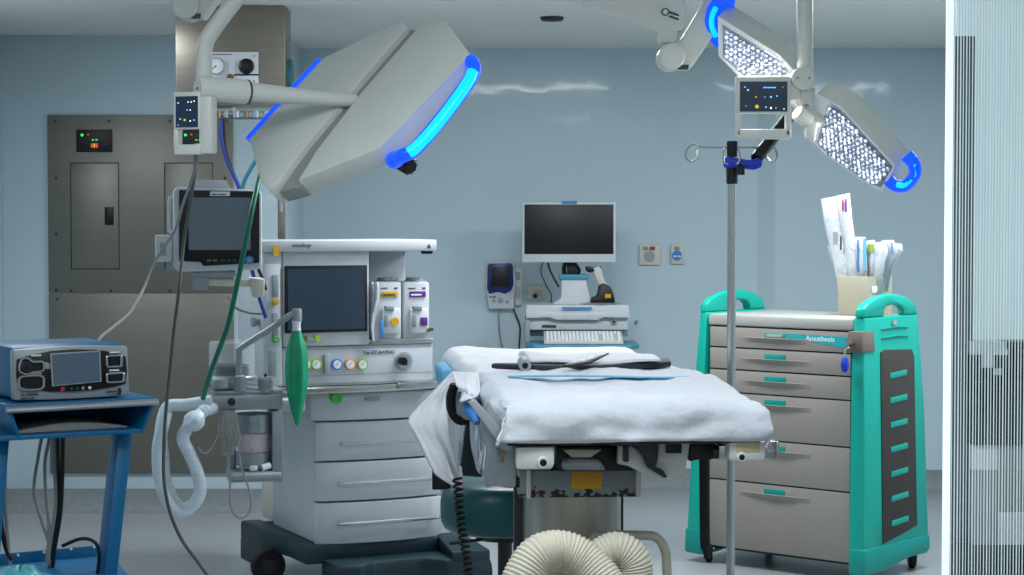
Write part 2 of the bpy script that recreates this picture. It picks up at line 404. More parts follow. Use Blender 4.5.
# hose rail under the column
m = MB(); za = fp.az(240, 111)[1]; zc = fp.az(240, 118)[1]
m.tube([fp(a0+.03, .02, za), fp(a1+.03, .02, za)], .006, smooth=0); m.tube([fp(a0+.03, .02, zc), fp(a1+.03, .02, zc)], .006, smooth=0)
for k, x in enumerate([218, 226, 236, 246, 256, 266, 276]):
    p = fp.q(x, 111, -.005); m.cyl(p, p+V((0, 0, -.03)), .011 if k % 2 else .016, m='brass' if k % 3 == 0 else None, seg=12)
    m.cyl(p+V((-.014, 0, -.016)), p+V((.014, 0, -.016)), .009, seg=10)
for x in (182, 234, 280):
    p = fp.q(x, 109, .02); m.cyl(p+V((0, 0, .06)), p+V((0, 0, -.04)), .008, seg=10)
m.build('hose_rail', 'grey_metal', t)
for pts, k, r in [([(222, 119), (221, 135), (227, 160), (238, 185), (240, 200)], 'cable_blue', .0095), ([(224, 119), (226, 150), (236, 180), (243, 205)], 'black', .007),
                  ([(274, 119), (262, 150), (250, 170), (243, 185), (240, 205)], 'cable_teal', .0095)]:
    m = MB(); m.tube([P(x, y, 9.2) for x, y in pts], r, 10); m.build('gas_hose', k, t)

# ---------------------------------------------------------------- invented glowing pane and strips at the right edge, standing in for a glitch
YS = 6.0; fs_ = Fr((0, YS, 0), (1, 0))
m = MB(); a0, a1 = fs_.az(947, 0)[0], fs_.az(954, 0)[0]; struct(m.box(a0, a1, YS, YS+.012, .0, H), 'added_trim_1', mat('glow_edge', (235, 252, 252), .3, var=0, emit=(232, 255, 255), es=.82))  # added edge strip with a glow of its own
xe = P(1075, 0, YS).x
pane = mat('glow_pane', (170, 190, 196), .3, var=.06, scale=3, emit=(178, 200, 206), es=.62)
struct(MB().box(P(954, 200, YS+.38).x, xe, YS+.36, YS+.38, 0, H), 'added_pane_1', pane)  # added pane, glowing as if backlit
struct(MB().box(xe, xe+.06, YS, YS+.4, 0, H), 'added_trim_2', 'plastic_white')
t = thing('added_strips', ((a1+xe)/2, YS+.01, 0), 'made-up screen of faintly glowing white strips at the right edge', 'blind')
glow_strip = mat('strip_glow_white', (215, 232, 234), .4, var=.03, emit=(214, 240, 242), es=.42); ps = 3.0*SC(YS)  # added strips, brightened by their own emission
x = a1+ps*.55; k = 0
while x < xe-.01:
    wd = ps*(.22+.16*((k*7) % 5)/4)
    MB().box(x, x+wd, YS+.012, YS+.0135, .01, H-.03).build('glow_strip', glow_strip, t); x += ps; k += 1
m = MB(); m.box(a1, xe, YS, YS+.03, H-.03, H); m.build('head_rail', 'plastic_white', t)
# made-up dark post and boxes, filling the dark bands of the glitch
def bx(px0, px1, py0, py1, y, dep=.1): 
    p0 = P(px0, py0, y); p1 = P(px1, py1, y); return (p0.x, p1.x, y, y+dep, p1.z, p0.z)
tag(MB().box(*bx(954.5, 971, 36, 545, YS+.2, .06), .003).build('added_dark_post', mat('post_grey', (92, 100, 104), .5, var=.05)), 'made-up tall dark grey post behind the added strips', 'post')
t = thing('added_boxes', (P(1000, 400, YS+.15).x, YS+.2, 0), 'made-up stack of black and grey boxes behind the added strips', 'shelf')
rnd = random.Random(5); y = 342
MB().box(*bx(972, 1060, 413, 445, YS+.14, .16), .003).build('case', 'black', t)
for k, (yy, hh) in enumerate([(342, 7), (349, 6), (355, 13), (368, 7), (375, 7), (382, 6), (388, 6), (394, 7), (401, 6), (407, 6)]):
    px = 972
    while px < 1060:
        wpx = rnd.choice([6, 9, 12, 15, 18]); c = rnd.choice(['black', 'black', 'black', 'dark_metal', 'plastic_white', 'dark_metal'])
        if k < 2 and px < 1003: c = 'plastic_white'
        MB().box(*bx(px, px+wpx, yy, yy+hh, YS+.14+.02*rnd.random(), .12)).build('case', c, t); px += wpx
for q, c in [((972, 998, 445, 470), 'white_label'), ((998, 1060, 445, 470), 'plastic_grey'), ((972, 998, 470, 545), 'plastic_grey'), ((998, 1060, 470, 512), 'cable_grey'), ((998, 1060, 512, 545), 'plastic_white'), ((957, 1060, 545, 600), 'dark_metal')]:
    MB().box(*bx(*q, YS+.16, .12), .002).build('drawer', c, t)
p = P(1000, 600, YS+.16); MB().box(P(960, 200, YS+.3).x, xe-.02, YS+.17, YS+.27, 0, p.z).build('cabinet', 'plastic_grey', t)

# ---------------------------------------------------------------- ceiling booms and surgical lights
def lamp_plane(px, py, Y, n): return (P(px, py, Y), V(n).normalized())
def poly(pts, pl): return [PL(x, y, *pl) for x, y in pts]
# left lamp
pl = lamp_plane(350, 100, 6.0, (-.45, -.68, .58)); n = pl[1]; th = .075
t = thing('surgical_light', P(204, -113, 5.85), 'two-winged white surgical light seen from behind with glowing blue side handles, upper left', 'surgical light')
WL[t.name] = V(t.location)
m = MB(); m.prism(poly([(323, 57.5), (401, 20), (407, 27), (352, 91), (308, 143), (278, 183), (269, 190), (260, 180), (248.5, 139)], pl), -n*th, .006); m.build('left_wing', 'lamp_white', t)
m = MB(); m.prism(poly([(415, 30), (424, 21), (445, 20), (470, 54), (462, 62), (379, 148), (297, 181), (316, 150), (361, 92)], pl), -n*th, .006); m.build('right_wing', 'lamp_white', t)
m = MB(); m.prism([p-n*.02 for p in poly([(401, 24), (418, 27), (362, 93), (318, 150), (298, 182), (276, 188), (306, 143), (350, 92)], pl)], -n*.05, .002); m.build('hinge_spine', 'lamp_grey', t)
m = MB(); m.prism([p-n*(th+.001) for p in poly([(418, 38), (443, 30), (462, 62), (378, 140), (322, 160), (366, 94)], pl)], -n*.004); m.build('light_face', 'led_white', t)
m = MB(); m.prism([p-n*(th+.001) for p in poly([(326, 66), (390, 34), (396, 38), (345, 88), (282, 165), (270, 165), (258, 138)], pl)], -n*.004); m.build('light_face', 'led_white', t)
hp = [(458, 54), (467, 56), (470, 68), (453, 94), (431, 122), (412, 144), (399, 151), (384, 149)]
m = MB(); m.tube([p-n*(.055 if i in (0, 7) else .022) for i, p in enumerate(poly(hp, pl))], .021, 14, 6, rf=lambda i, k: .021*(1+.2*(abs(i/k-.5) > .42)), flat=1); hd = m.build('side_handle', 'led_blue', t)
m = MB(); m.tube([p-n*.018-RT*.0+V((0, -.012, 0)) for p in poly([(470, 68), (466, 77), (451, 99), (429, 127), (413, 144), (406, 149)], pl)], .0165, 12, 6); m.build('light_strip', 'led_cyan', hd)
m = MB(); m.tube([p-n*.012 for p in poly([(319, 58), (297, 81), (269, 112), (246, 138)], pl)], .012, 12, 4); m.build('side_handle', 'led_blue', t)
m = MB(); p = P(400, 161, 5.90); q = P(411, 167, 5.86); m.cyl(p, q, .022, .024, 24, None, .004)
for k in range(10):
    a = 2*PI*k/10; ax = (q-p).normalized(); x = ax.orthogonal().normalized(); y2 = ax.cross(x); o = (x*math.cos(a)+y2*math.sin(a))*.023; m.cyl(p+o+ax*.006, q+o-ax*.004, .004, seg=6)
m.build('knob', 'black', t)
m = MB(); a = P(200, 88.5, 5.80); b = P(247, 92, 5.88); c = P(356, 101, 6.02)
m.cyl(a, b, .036, .036, 32, None, .004); m.build('arm_sleeve', 'lamp_white', t)
m = MB(); m.lathe(b, c-b, [(0, .030), (.05, .028), (.2, .023), ((c-b).length, .020)], 24); m.build('head_arm', 'lamp_white', t)
m = MB(); ax = (b-a).normalized(); m.cyl(a-ax*.008, a, .030, .034, 32); m.cyl(a-ax*.010, a-ax*.007, .004, seg=8, m='text_dark'); m.build('joint_cap', 'lamp_white', t)
m = MB(); m.cyl(b-ax*.002, b+ax*.002, .0365, seg=32); m.build('joint_ring', 'dark_metal', t)
m = MB(); m.tube([P(352, -113, 5.85), P(262, -30, 5.85), P(238, -3, 5.85), P(213, 30, 5.85), P(205, 46, 5.85), P(204, 68, 5.85), P(204, 88, 5.85)], .024, 16, 6); m.build('yoke_arm', 'lamp_white', t)
# control unit under the joint
m = MB(); cx = (.86, -.5)
fr = Fr(P(173, 120, 5.80)[:2]+(0,), (.93, -.36))
fr.pb(m, 173, 200, 92, 129.5, 0, .03, .004); fr.pb(m, 173, 177.5, 129, 150, 0, .03, .004); fr.pb(m, 173.5, 200, 144.5, 155, 0, .03, .005)
fr.pb(m, 198, 211, 96, 154, .004, .04, .008); pb = m.build('control_unit', 'lamp_white', t)
m = MB(); fr.pb(m, 175.5, 197.5, 96.5, 127.5, -.002, .003); sc = m.build('screen', 'display_blue', pb)
m = MB()
for x, y, r, k in [(178, 103, .9, 'led_dot_blue'), (188, 102, .6, 'led_dot_white'), (191, 102, .6, 'led_dot_white'), (194, 101, .6, 'led_dot_white'), (187, 110, .6, 'led_dot_blue'), (190, 110, .6, 'led_dot_white'), (180, 119, .8, 'led_dot_blue'), (184.5, 120, 1.2, 'led_dot_yellow'), (190, 121, .7, 'led_dot_white'), (194, 120, .7, 'led_dot_blue'), (178, 125, .5, 'led_dot_blue')]:
    fr.disc(m, x, y, r, -.0035, .002, k, 8)
m.build('indicator', 'led_dot_blue', sc)
m = MB(); a = fr.q(189, 104, .045); m.cyl(a+V((0, .02, -.02)), P(204, 90, 5.85), .016, seg=12); m.build('bracket', 'lamp_grey', pb)
# boom for left lamp and boom for right lamp
def boom(dx, dy, Y, lb, joinpx):
    t = thing('ceiling_boom', P(677+dx-330, -95, Y), lb, 'boom arm')
    m = MB(); e = V((0, .11, 0)); g = lambda x, y, yy=Y: P(x+dx, y+dy, yy)
    top = lambda x, y: g(x, y)
    m.prism([g(660, 33), g(683, 31), g(689, -10), g(400, -122), g(400, -68)], e, .008); beam = m.build('spring_arm', 'lamp_white', t)
    m = MB(); m.prism([g(659.5, 31), g(679, 31), g(675, 43), g(661, 43)], e, .006); m.build('end_block', 'lamp_white', t)
    m = MB(); c0 = g(672, 56, Y-.02); m.cyl(c0, c0+V((0, .14, 0)), .043, .043, 36, None, .005); kn = m.build('knuckle', 'lamp_white', t)
    m = MB(); m.cyl(c0+V((0, -.002, 0)), c0+V((0, .002, 0)), .034, .034, 36, None, .001); m.build('knuckle_cap', 'lamp_white', kn)
    m = MB(); m.prism([g(666, 68), g(691, 69), g(712, 38), g(773, -62), g(750, -76), g(681, 40), g(668, 44)], e*.9, .007); m.build('link_arm', 'lamp_white', t)
    m = MB(); m.prism([g(677, 65, Y-.003), g(689, 64.5, Y-.003), g(688, 69.5, Y-.003), g(678, 69.5, Y-.003)], (0, .01, 0)); m.build('vent_slot', 'dark_metal', t)
    m = MB(); q = P(*joinpx, Y); m.tube([g(762, -70, Y+.05), q+V((0, .03, 0))], .024, 14, 0); m.build('cross_arm', 'lamp_white', t)
    m = MB(); q = g(400, -95); m.cyl((q.x, Y+.05, q.z-.06), (q.x, Y+.05, H), .06, seg=28); m.cyl((q.x, Y+.05, H-.03), (q.x, Y+.05, H), .14, .16, 32); m.build('ceiling_mount', 'lamp_white', t)
    return t, beam, g
t2, beam, g = boom(0, 0, 6.5, 'thick white ceiling boom arm with an angled knuckle, top right of centre', (804, -70))
m = MB(); q = g(665.3, 12, 6.497); m.lathe(q, (0, -1, 0), [(0, .0125), (.002, .0125)], 24, 'vinyl_teal'); m.lathe(q-V((0, .002, 0)), (0, -1, 0), [(0, .008), (.001, .008)], 24, 'lamp_white'); m.build('emblem', 'vinyl_teal', beam)
for k, s in enumerate([[5], [5]]): marks(s, g(669, 13+4*k, 6.498), (1, 0, -.35), (0, 0, 1), .013, 'text_dark', beam)
boom(-488, -51, 6.3, 'white ceiling boom knuckle at the top edge above the control unit of the left lamp', (300, -70))

# right lamp
def led_panel(t, outline, inner, pl, ext, Yd):
    n = pl[1]
    if n.y > 0: n = -n
    o3 = poly(outline, pl); i3 = poly(inner, pl)
    m = MB(); m.prism([p for p in o3], ext, .004); hs = m.build('housing', 'lamp_white', t)
    # rim and recessed reflector field
    m = MB(); m.prism([p+n*.0002 for p in o3], n*.0006); m.build('rim', 'rim_lit_white', hs)
    m = MB(); m.prism([p+n*.001 for p in i3], n*.001); f = m.build('light_face', 'led_cell', t)
    ux = (i3[1]-i3[0]).normalized(); uy = n.cross(ux); o = i3[0]
    P2 = [((p-o).dot(ux), (p-o).dot(uy)) for p in i3]
    def inside(x, y):
        c = False; k = len(P2); j = k-1
        for i in range(k):
            if (P2[i][1] > y) != (P2[j][1] > y) and x < (P2[j][0]-P2[i][0])*(y-P2[i][1])/(P2[j][1]-P2[i][1])+P2[i][0]: c = not c
            j = i
        return c
    s = .0165; cell = MB(); dots = MB(); rr = random.Random(3)
    xs = [p[0] for p in P2]; ys = [p[1] for p in P2]
    j = 0; y = min(ys)
    while y < max(ys):
        x = min(xs)+(s/2 if j % 2 else 0)
        while x < max(xs):
            if inside(x, y) and inside(x+s*.4, y) and inside(x-s*.4, y) and inside(x, y+s*.4) and inside(x, y-s*.4):
                c = o+ux*x+uy*y+n*.002; v_ = []; 
                for q in range(6):
                    a = PI/6+q*PI/3; v_.append(c+(ux*math.cos(a)+uy*math.sin(a))*s*.56+n*.007)
                v_.append(c+(ux*rr.uniform(-.2, .2)+uy*rr.uniform(-.2, .2))*s)
                cell.add(v_, [(q, (q+1) % 6, 6) for q in range(6)], 'led_mirror')
                r = s*(.10 if rr.random() < .5 else .24)*(1+.3*rr.random())
                dots.lathe(c+n*.003+ux*rr.uniform(-.15, .15)*s, n, [(0, r), (.0035, r*.7)], 6)
            x += s
        y += s*.866; j += 1
    cc = sum(i3, V())/len(i3)+n*.03; l = area('lamp_glow', cc, .12, .22, 2.0, (1, 1, 1)); l.rotation_euler = n.to_track_quat('-Z', 'Y').to_euler(); l.parent = t; l.location = cc-WL[t.name]
    cell.build('reflector', 'led_mirror', f, smooth=1); dots.build('diode', 'led_white', f)
    return hs
t = thing('surgical_light', P(804, -85, 6.4), 'surgical light with two lit LED panels folded open and blue handles, upper right', 'surgical light')
WL[t.name] = V(t.location)
plA = lamp_plane(755, 50, 6.45, (-.25, -.80, -.42))
extA = P(757+13, 50-12, 6.55)-P(757, 50, 6.45)
led_panel(t, [(717.8, 16), (778.6, 54), (795, 71), (791, 77), (739.5, 77), (718.7, 56)], [(722.5, 24.5), (777, 57), (789, 71), (786, 75), (744, 75.5), (723, 57)], plA, extA, 6.45)
m = MB(); hpA = [(728, 7), (717, 6), (709, 14), (707, 26), (710, 38), (718, 47)]
pA = (P(715, 25, 6.46), V((-.25, -.80, -.42)).normalized())
m.tube([PL(x, y, *pA)+extA*(.5-.25*k/5) for k, (x, y) in enumerate(hpA)], .013, 12, 6, rf=lambda i, k: .019-.005*i/k, flat=1.5); h = m.build('side_handle', 'led_blue', t)
m = MB(); m.tube([PL(x, y, *pA)+extA*.2 for x, y in [(713, 10), (709.5, 18), (709, 28), (713, 39)]], .009, 10, 5); m.build('light_strip', 'led_cyan', h)
plB = lamp_plane(855, 140, 6.4, (-.52, -.66, -.55))
extB = P(870.5, 126, 6.45)-P(855, 140, 6.4)
led_panel(t, [(816.5, 93), (841, 106.5), (895.7, 166), (882, 191.7), (863, 182), (824, 153), (807, 137), (808, 127), (813, 109)],
          [(829, 101), (841, 109), (893, 166), (881, 187.5), (862, 178), (824, 150), (817, 142)], plB, extB, 6.4)
m = MB(); pB = plB
hB = [(901, 160), (909, 168), (911, 178), (902, 189), (892, 188), (885, 181)]
m.tube([PL(x, y, *pB)+extB*(.35-.2*k/5) for k, (x, y) in enumerate(hB)], .02, 14, 6, rf=lambda i, k: .024, flat=.8); h = m.build('side_handle', 'led_blue', t)
m = MB(); m.tube([PL(x, y, *pB)+extB*(.35-.2*k/3)+V((0, -.022, 0)) for k, (x, y) in enumerate([(907, 169), (909, 179), (901, 188), (893, 187)])], .009, 10, 6); m.build('light_strip', 'led_cyan', h)
m = MB(); m.cyl(P(804.5, -100, 6.4), P(805, 78, 6.4), .0255, seg=28); m.cyl((P(804.5, -90, 6.4).x, 6.4, H-.02), (P(804.5, -90, 6.4).x, 6.4, H), .08, seg=28); m.build('yoke_arm', 'lamp_white', t)
m = MB(); p = P(803.5, 78, 6.33); m.cyl(p, p+V((0, .14, 0)), .037, .037, 36, None, .004)
for dx in (-8, 8): q = P(803.5+dx*.75, 78, 6.328); m.cyl(q, q+V((0, .004, 0)), .003, seg=8, m='text_dark')
m.build('joint_hub', 'lamp_white', t)
m = MB(); m.cyl(P(804, 90, 6.4), P(807, 104, 6.4), .037, .024, 24); m.tube([P(791, 97, 6.42), P(822, 124, 6.42)], .02, 14, 0)
m.cyl(P(797, 112, 6.38), P(809, 121, 6.40), .027, .027, 24, None, .004); m.prism([P(808, 118, 6.38), P(818, 122, 6.38), P(815, 141, 6.38), P(806, 137, 6.38)], (0, .05, 0), .004)
m.build('head_bracket', 'lamp_white', t)
m = MB(); m.prism([P(789, 92, 6.43), P(800, 94, 6.43), P(812, 112, 6.43), P(806, 118, 6.43), P(790, 104, 6.43)], (0, .02, 0)); m.build('joint_gap', 'dark_metal', t)
fc = Fr((0, 6.34, 0), (1, 0)); m = MB()
fc.pb(m, 736, 791, 76.5, 113.5, 0, .035, .004); fc.pb(m, 736, 741, 112, 136, 0, .035, .004); fc.pb(m, 786, 791.5, 112, 136, 0, .035, .004); fc.pb(m, 736.5, 791, 129, 139, 0, .035, .006)
fc.pb(m, 788, 800, 82, 100, .012, .03, .004)
cu = m.build('control_unit', 'lamp_white', t)
m = MB(); fc.pb(m, 740, 787.5, 81.5, 111.5, -.002, .003); sc = m.build('screen', 'display_blue', cu)
m = MB()
for x, y, r, k in [(745, 87, .7, 'led_dot_blue'), (748, 90, 1.0, 'led_dot_blue')]+[(764+i*2.2, 87.5, .75, 'led_dot_blue') for i in range(6)]+[(756, 97, .8, 'led_dot_yellow'), (771, 97, 1.0, 'led_dot_blue'), (777, 96, .7, 'led_dot_blue'), (765, 97, .5, 'led_dot_blue'), (757, 106.5, 1.9, 'led_dot_yellow'), (766, 107, .8, 'led_dot_blue'), (771, 108, 1.0, 'led_dot_white'), (776, 108, .6, 'led_dot_blue'), (783, 87, .5, 'led_dot_yellow'), (784, 109, .6, 'led_dot_white'), (746, 106, .5, 'led_dot_blue')]:
    fc.disc(m, x, y, r, -.0035, .002, k, 10)
m.build('indicator', 'led_dot_blue', sc)

# ================================================================ wall-mounted things at the back
fb = Fr((0, YB, 0), (1, 0))
def plate(px0, px1, py0, py1, name, lb, cat, build):
    c = fb.q((px0+px1)/2, py1, -.02); t = thing(name, c, lb, cat); m = MB(); fb.pb(m, px0, px1, py0, py1, -.022, .021, .004); m.build('face_plate', 'plastic_cream', t); build(t); return t
def f1(t):
    for x, k in ((645.5, 'cable_grey'), (652.5, 'red')): m = MB(); fb.pb(m, x-2.6, x+2.6, 246.5, 250, -.03, .009, .002); m.build('button', k, t)
    m = MB(); fb.disc(m, 649.5, 256.5, 5.5, -.028, .008); m.build('dial', 'plastic_grey', t)
plate(639.5, 660.5, 245, 265, 'switch_plate', 'grey square wall plate with two small buttons and a round dial', 'switch', f1)
def f2(t):
    m = MB(); fb.disc(m, 677, 255.5, 5, -.028, .008); d = m.build('badge', 'gauge_blue', t); marks([2, 2], fb.q(673.6, 257, -.0285), (1, 0, 0), (0, 0, 1), .018, 'text_white', d)
    m = MB(); fb.pb(m, 674.5, 679.5, 246.5, 250, -.03, .009, .002); m.build('button', 'cable_grey', t)
plate(671, 684, 244.5, 264, 'switch_plate', 'narrow grey wall plate with a round blue badge', 'switch', f2)
def f3(t):
    m = MB(); fb.pb(m, 534, 542, 290, 295, -.03, .009, .002); m.build('socket', 'beige_paint', t); m = MB(); fb.pb(m, 533, 537, 294, 298, -.04, .018, .002); m.build('plug', 'black', t)
plate(527, 546, 286, 299, 'wall_outlet', 'cream wall outlet with a plug beside the computer station column', 'outlet', f3)
# small coat hook
c = fb.q(636, 322, 0); m = MB(); m.cyl(c, c+V((0, -.012, 0)), .01); m.tube([c+V((0, -.01, 0)), c+V((0, -.03, -.01)), c+V((.008, -.035, .012))], .004, 8); tag(m.build('wall_hook', 'steel'), 'tiny metal hook on the wall right of the keyboard tray', 'hook')
# handheld vital-signs device
c = fb.q(500, 308, -.03); t = thing('pulse_oximeter', c, 'wall-hung pulse oximeter with white case and dark blue screen', 'monitor')
m = MB(); m.prism([fb.q(x, y, -.06) for x, y in [(487, 262), (513, 261), (516, 280), (514, 309), (489, 309), (485.5, 285)]], (0, .059, 0), .008); m.build('case', 'plastic_white', t)
m = MB(); m.prism([fb.q(x, y, -.066) for x, y in [(487.5, 266), (489, 263.5), (511, 263), (513, 266), (513.5, 285), (511, 291), (505, 294), (498, 292), (489, 294), (487, 288)]], (0, .008, 0), .003); f = m.build('face', 'navy', t)
m = MB(); fb.pb(m, 491, 509.5, 267, 287, -.068, .003, .001); m.build('screen', 'screen_black', f)
for x, y, r in [(494, 301, 1.8), (500.5, 300.5, 3), (507, 302, 1.8)]: m = MB(); fb.disc(m, x, y, r, -.066, .01); m.build('button', 'plastic_grey', t)
marks([2, 3], fb.q(489.5, 297.5, -.0665), (1, 0, 0), (0, 0, 1), .013, 'text_dark', t)
m = MB(); fb.pb(m, 515, 522, 268, 305, -.04, .039, .004); fb.pb(m, 516, 520, 287, 299, -.046, .008, .002, 'beige_paint'); fb.pb(m, 516, 520, 272, 280, -.046, .008, .002, 'plastic_grey'); m.build('bracket', 'plastic_white', t)
for pts, k in [([(499, 308), (499, 325), (502, 345), (507, 352)], 'cable_grey'), ([(513, 308), (517, 318), (520, 328), (519, 350)], 'black')]:
    m = MB(); m.tube([P(x, y, YB-.03) for x, y in pts], .005, 8); m.build('cable', k, t)
for k, (x, y) in enumerate([(524, 276), (527, 284), (525, 290)]):
    m = MB(); m.tube([P(x, y, YB-.02), P(x+3, y+1, YB-.03), P(x+2, y+5, YB-.02)], .003, 6); m.build('clip', 'plastic_white', t)

# computer workstation on wall arm
YW = 11.0; fm = Fr((0, YW, 0), (1, 0)); s = SC(YW)
c = P(577, 520, YW); t = thing('computer_workstation', (c.x, YW+.25, 0), 'wall-side computer workstation cart with teal keyboard tray behind the operating table', 'computer cart')
m = MB(); fm.pb(m, 526, 629, 305, 317, .0, .34, .008); m.prism([fm.q(x, y, .02) for x, y in [(529, 314), (629, 314), (628, 330), (530, 330)]], (0, .3, 0), .006)
m.prism([fm.q(x, y, -.02) for x, y in [(526, 309), (552, 312), (577, 313), (604, 312), (629.5, 309), (629.5, 318), (604, 317.5), (598, 320), (556, 320), (550, 317.5), (526, 318.5)]], (0, .05, 0), .005)
hb = m.build('work_surface', 'plastic_white', t)
m = MB(); fm.pb(m, 562, 592, 307.2, 309, -.024, .006); m.build('label_strip', 'gauge_blue', hb)
m = MB(); fm.disc(m, 614, 322, 3, .012, .01); fm.disc(m, 614, 322, 1.4, .008, .01, 'dark_metal'); m.build('lock', 'steel', hb)
m = MB(); fm.pb(m, 542, 556, 325, 327.5, .014, .01); m.build('label_strip', 'text_dark', hb)
m = MB(); zt = P(577, 343, YW-.2).z
m.prism([(P(526, 333, YW).x, YW+.1, zt-.03), (P(636, 333, YW).x, YW+.1, zt-.03), (P(637, 333, YW).x, YW-.2, zt-.03), (P(629, 333, YW).x, YW-.27, zt-.03), (P(533, 333, YW).x, YW-.27, zt-.03), (P(525, 333, YW).x, YW-.2, zt-.03)], (0, 0, .025), .008); m.build('keyboard_tray', 'tray_teal', t)
m = MB(); fm.pb(m, 525, 530, 318, 345, .0, .3, .004); fm.pb(m, 528, 628, 330, 336, .1, .2, .004); m.build('side_rail', 'plastic_grey', t)
m = MB(); m.lathe(P(576, 345, YW+.2)-V((0, 0, 1.0)), (0, 0, 1), [(0, .045), (1.0, .04)], 28); m.build('column', 'plastic_grey', t)
m = MB()
for k in range(4):
    a = PI/4+k*PI/2; c0 = V((P(577, 500, YW).x, YW+.22, 0)); d = V((math.cos(a)*.24, math.sin(a)*.22, 0))
    m.hexa([c0+V((-.05, 0, .07)), c0+V((.05, 0, .07)), c0+V((.05, 0, .12)), c0+V((-.05, 0, .12))], [c0+d+V((-.02, 0, .075)), c0+d+V((.02, 0, .075)), c0+d+V((.02, 0, .1)), c0+d+V((-.02, 0, .1))], .004)
m.build('base', 'plastic_grey', t)
for k in range(4):
    a = PI/4+k*PI/2; c0 = V((P(577, 500, YW).x, YW+.22, 0)); d = V((math.cos(a)*.24, math.sin(a)*.22, .036)); m = MB(); m.cyl(c0+d+V((-.015, 0, 0)), c0+d+V((.015, 0, 0)), .036); m.cyl(c0+d, c0+d+V((0, 0, .05)), .01); m.build('caster', 'rubber', t)
m = MB(); m.prism([fm.q(x, y, .1) for x, y in [(551, 304.5), (604, 304.5), (590, 298), (586, 279), (561, 279), (561, 298)]], (0, .12, 0), .01); m.build('monitor_stand', 'plastic_white', t)
m = MB(); fm.pb(m, 559, 588, 274.5, 280, .09, .14, .006); m.build('stand_collar', 'tray_teal', t)
m = MB(); m.tube([fm.q(568, 280, .16), fm.q(564, 272, .15), fm.q(566, 262, .13), fm.q(575, 258, .12)], .012, 10); m.tube([fm.q(576, 279, .15), fm.q(579, 270, .13), fm.q(573, 262, .12)], .01, 10); fm.pb(m, 567, 577, 262, 278, .12, .05, .004); m.build('stand_neck', 'black', t)
m = MB(); m.tube([fm.q(x, y, .1) for x, y in [(543, 262), (541, 272), (546, 285), (551, 294), (551, 303)]], .0035, 8); m.tube([fm.q(x, y, .1) for x, y in [(548, 262), (550, 270), (556, 282), (559, 287)]], .006, 8); m.build('cable', 'black', t)
kt = V((P(583, 335, YW).x, YW-.1, zt-.004)); 
c = P(583, 343, YW-.2)
k0 = thing('keyboard', (c.x, YW-.1, zt-.004), 'white computer keyboard lying on the teal tray', 'keyboard')
m = MB(); xk0, xk1 = P(544, 343, YW-.2).x, P(623, 343, YW-.2).x
m.prism([(xk0, YW-.24, zt-.004), (xk1, YW-.24, zt-.004), (xk1, YW-.24, zt+.012), (xk0, YW-.24, zt+.012)], (0, .17, .045), .003); m.build('body', 'plastic_cream', k0)
m = MB(); pk = (xk1-xk0-.02)/20
for r in range(5):
    for k in range(20):
        if k in (14, 18) and r < 4: continue
        x = xk0+.01+k*pk; y0 = YW-.232+r*.031; z0 = zt+.013+(r*.031)*.045/.17; m.box(x+.002, x+pk-.002, y0, y0+.024, z0, z0+.013, .002)
m.build('keys', 'white_label', k0)['kind'] = 'stuff'
# monitor: held by the stand, moves with the cart
m = MB(); fm.pb(m, 522, 616, 202, 262.5, .06, .05, .006); mo = m.build('monitor', 'plastic_white', t)
m = MB(); fm.pb(m, 524.5, 613.5, 204.5, 254, .056, .006, .001); m.build('screen', 'screen_black', mo)
m = MB(); fm.pb(m, 562, 577, 201, 203.5, .05, .02, .002); m.build('webcam', 'gauge_blue', mo)
# barcode scanner
c = fm.q(600, 304, .1); t = thing('barcode_scanner', c, 'beige and black hand barcode scanner standing in its cradle right of the monitor stand', 'scanner')
m = MB(); m.lathe(c+V((0, 0, -.004)), (0, 0, 1), [(0, .1), (.006, .105), (.012, .07)], 32); m.build('tray', 'plastic_grey', t)
m = MB(); m.prism([fm.q(x, y, .07) for x, y in [(590, 303), (591, 298), (597, 296), (599, 285), (604, 283), (611, 287), (614, 295), (615.5, 303)]], (0, .07, 0), .01); cr = m.build('cradle', 'black', t)
m = MB(); fm.pb(m, 605, 611, 294, 298, .068, .004); lab(m.build('warning_label', 'yellow', cr), 'yellow label')
m = MB(); m.prism([fm.q(x, y, .08) for x, y in [(592, 268), (599, 266), (602, 270), (604, 279), (609, 287), (602, 291), (597, 281), (594, 275)]], (0, .045, 0), .008); m.build('handle', 'plastic_cream', t)
m = MB(); m.prism([fm.q(x, y, .075) for x, y in [(585.5, 266), (593, 267), (595, 271), (590, 273), (588, 272), (586, 271)]], (0, .055, 0), .006); m.tube([fm.q(594, 272, .1), fm.q(596, 277, .1), fm.q(599, 279, .1)], .005, 8); m.tube([fm.q(594, 267.6, .095), fm.q(601, 267.3, .095)], .006, 8); m.build('scan_head', 'black', t)

# ================================================================ anaesthesia machine
fa = Fr(P(316, 500, 8.4)[:2], (.906, .423)); s = SC(8.45)
t = thing('anaesthesia_machine', fa(.3, .3, 0), 'large white anaesthesia machine with screen, vaporizers and three drawers, left of the operating table', 'anaesthesia machine')
A0 = 0; A1 = fa.az(441, 470)[0]; zz = lambda py, d=0: fa.az(311, py, d)[1]
def front_bow(m, z0, z1, a0, a1, bow, d1, bev=.004, tilt=0):
    n = 14; pts = [fa(a0+(a1-a0)*k/n, -bow*math.sin(PI*k/n)**.8 if 0 < k < n else 0, z0) for k in range(n+1)]+[fa(a1, d1, z0), fa(a0, d1, z0)]
    m.prism(pts, V((0, 0, z1-z0)), bev)
m = MB(); fa.block(m, 0, A1-.0, zz(545)+.002, zz(392), .03, .58, .01); m.build('cabinet', 'machine_white', t)
m = MB(); fa.block(m, -.0, .25, zz(520, .58), zz(400), .585, .76, .02); m.build('rear_housing', 'plastic_cream', t)
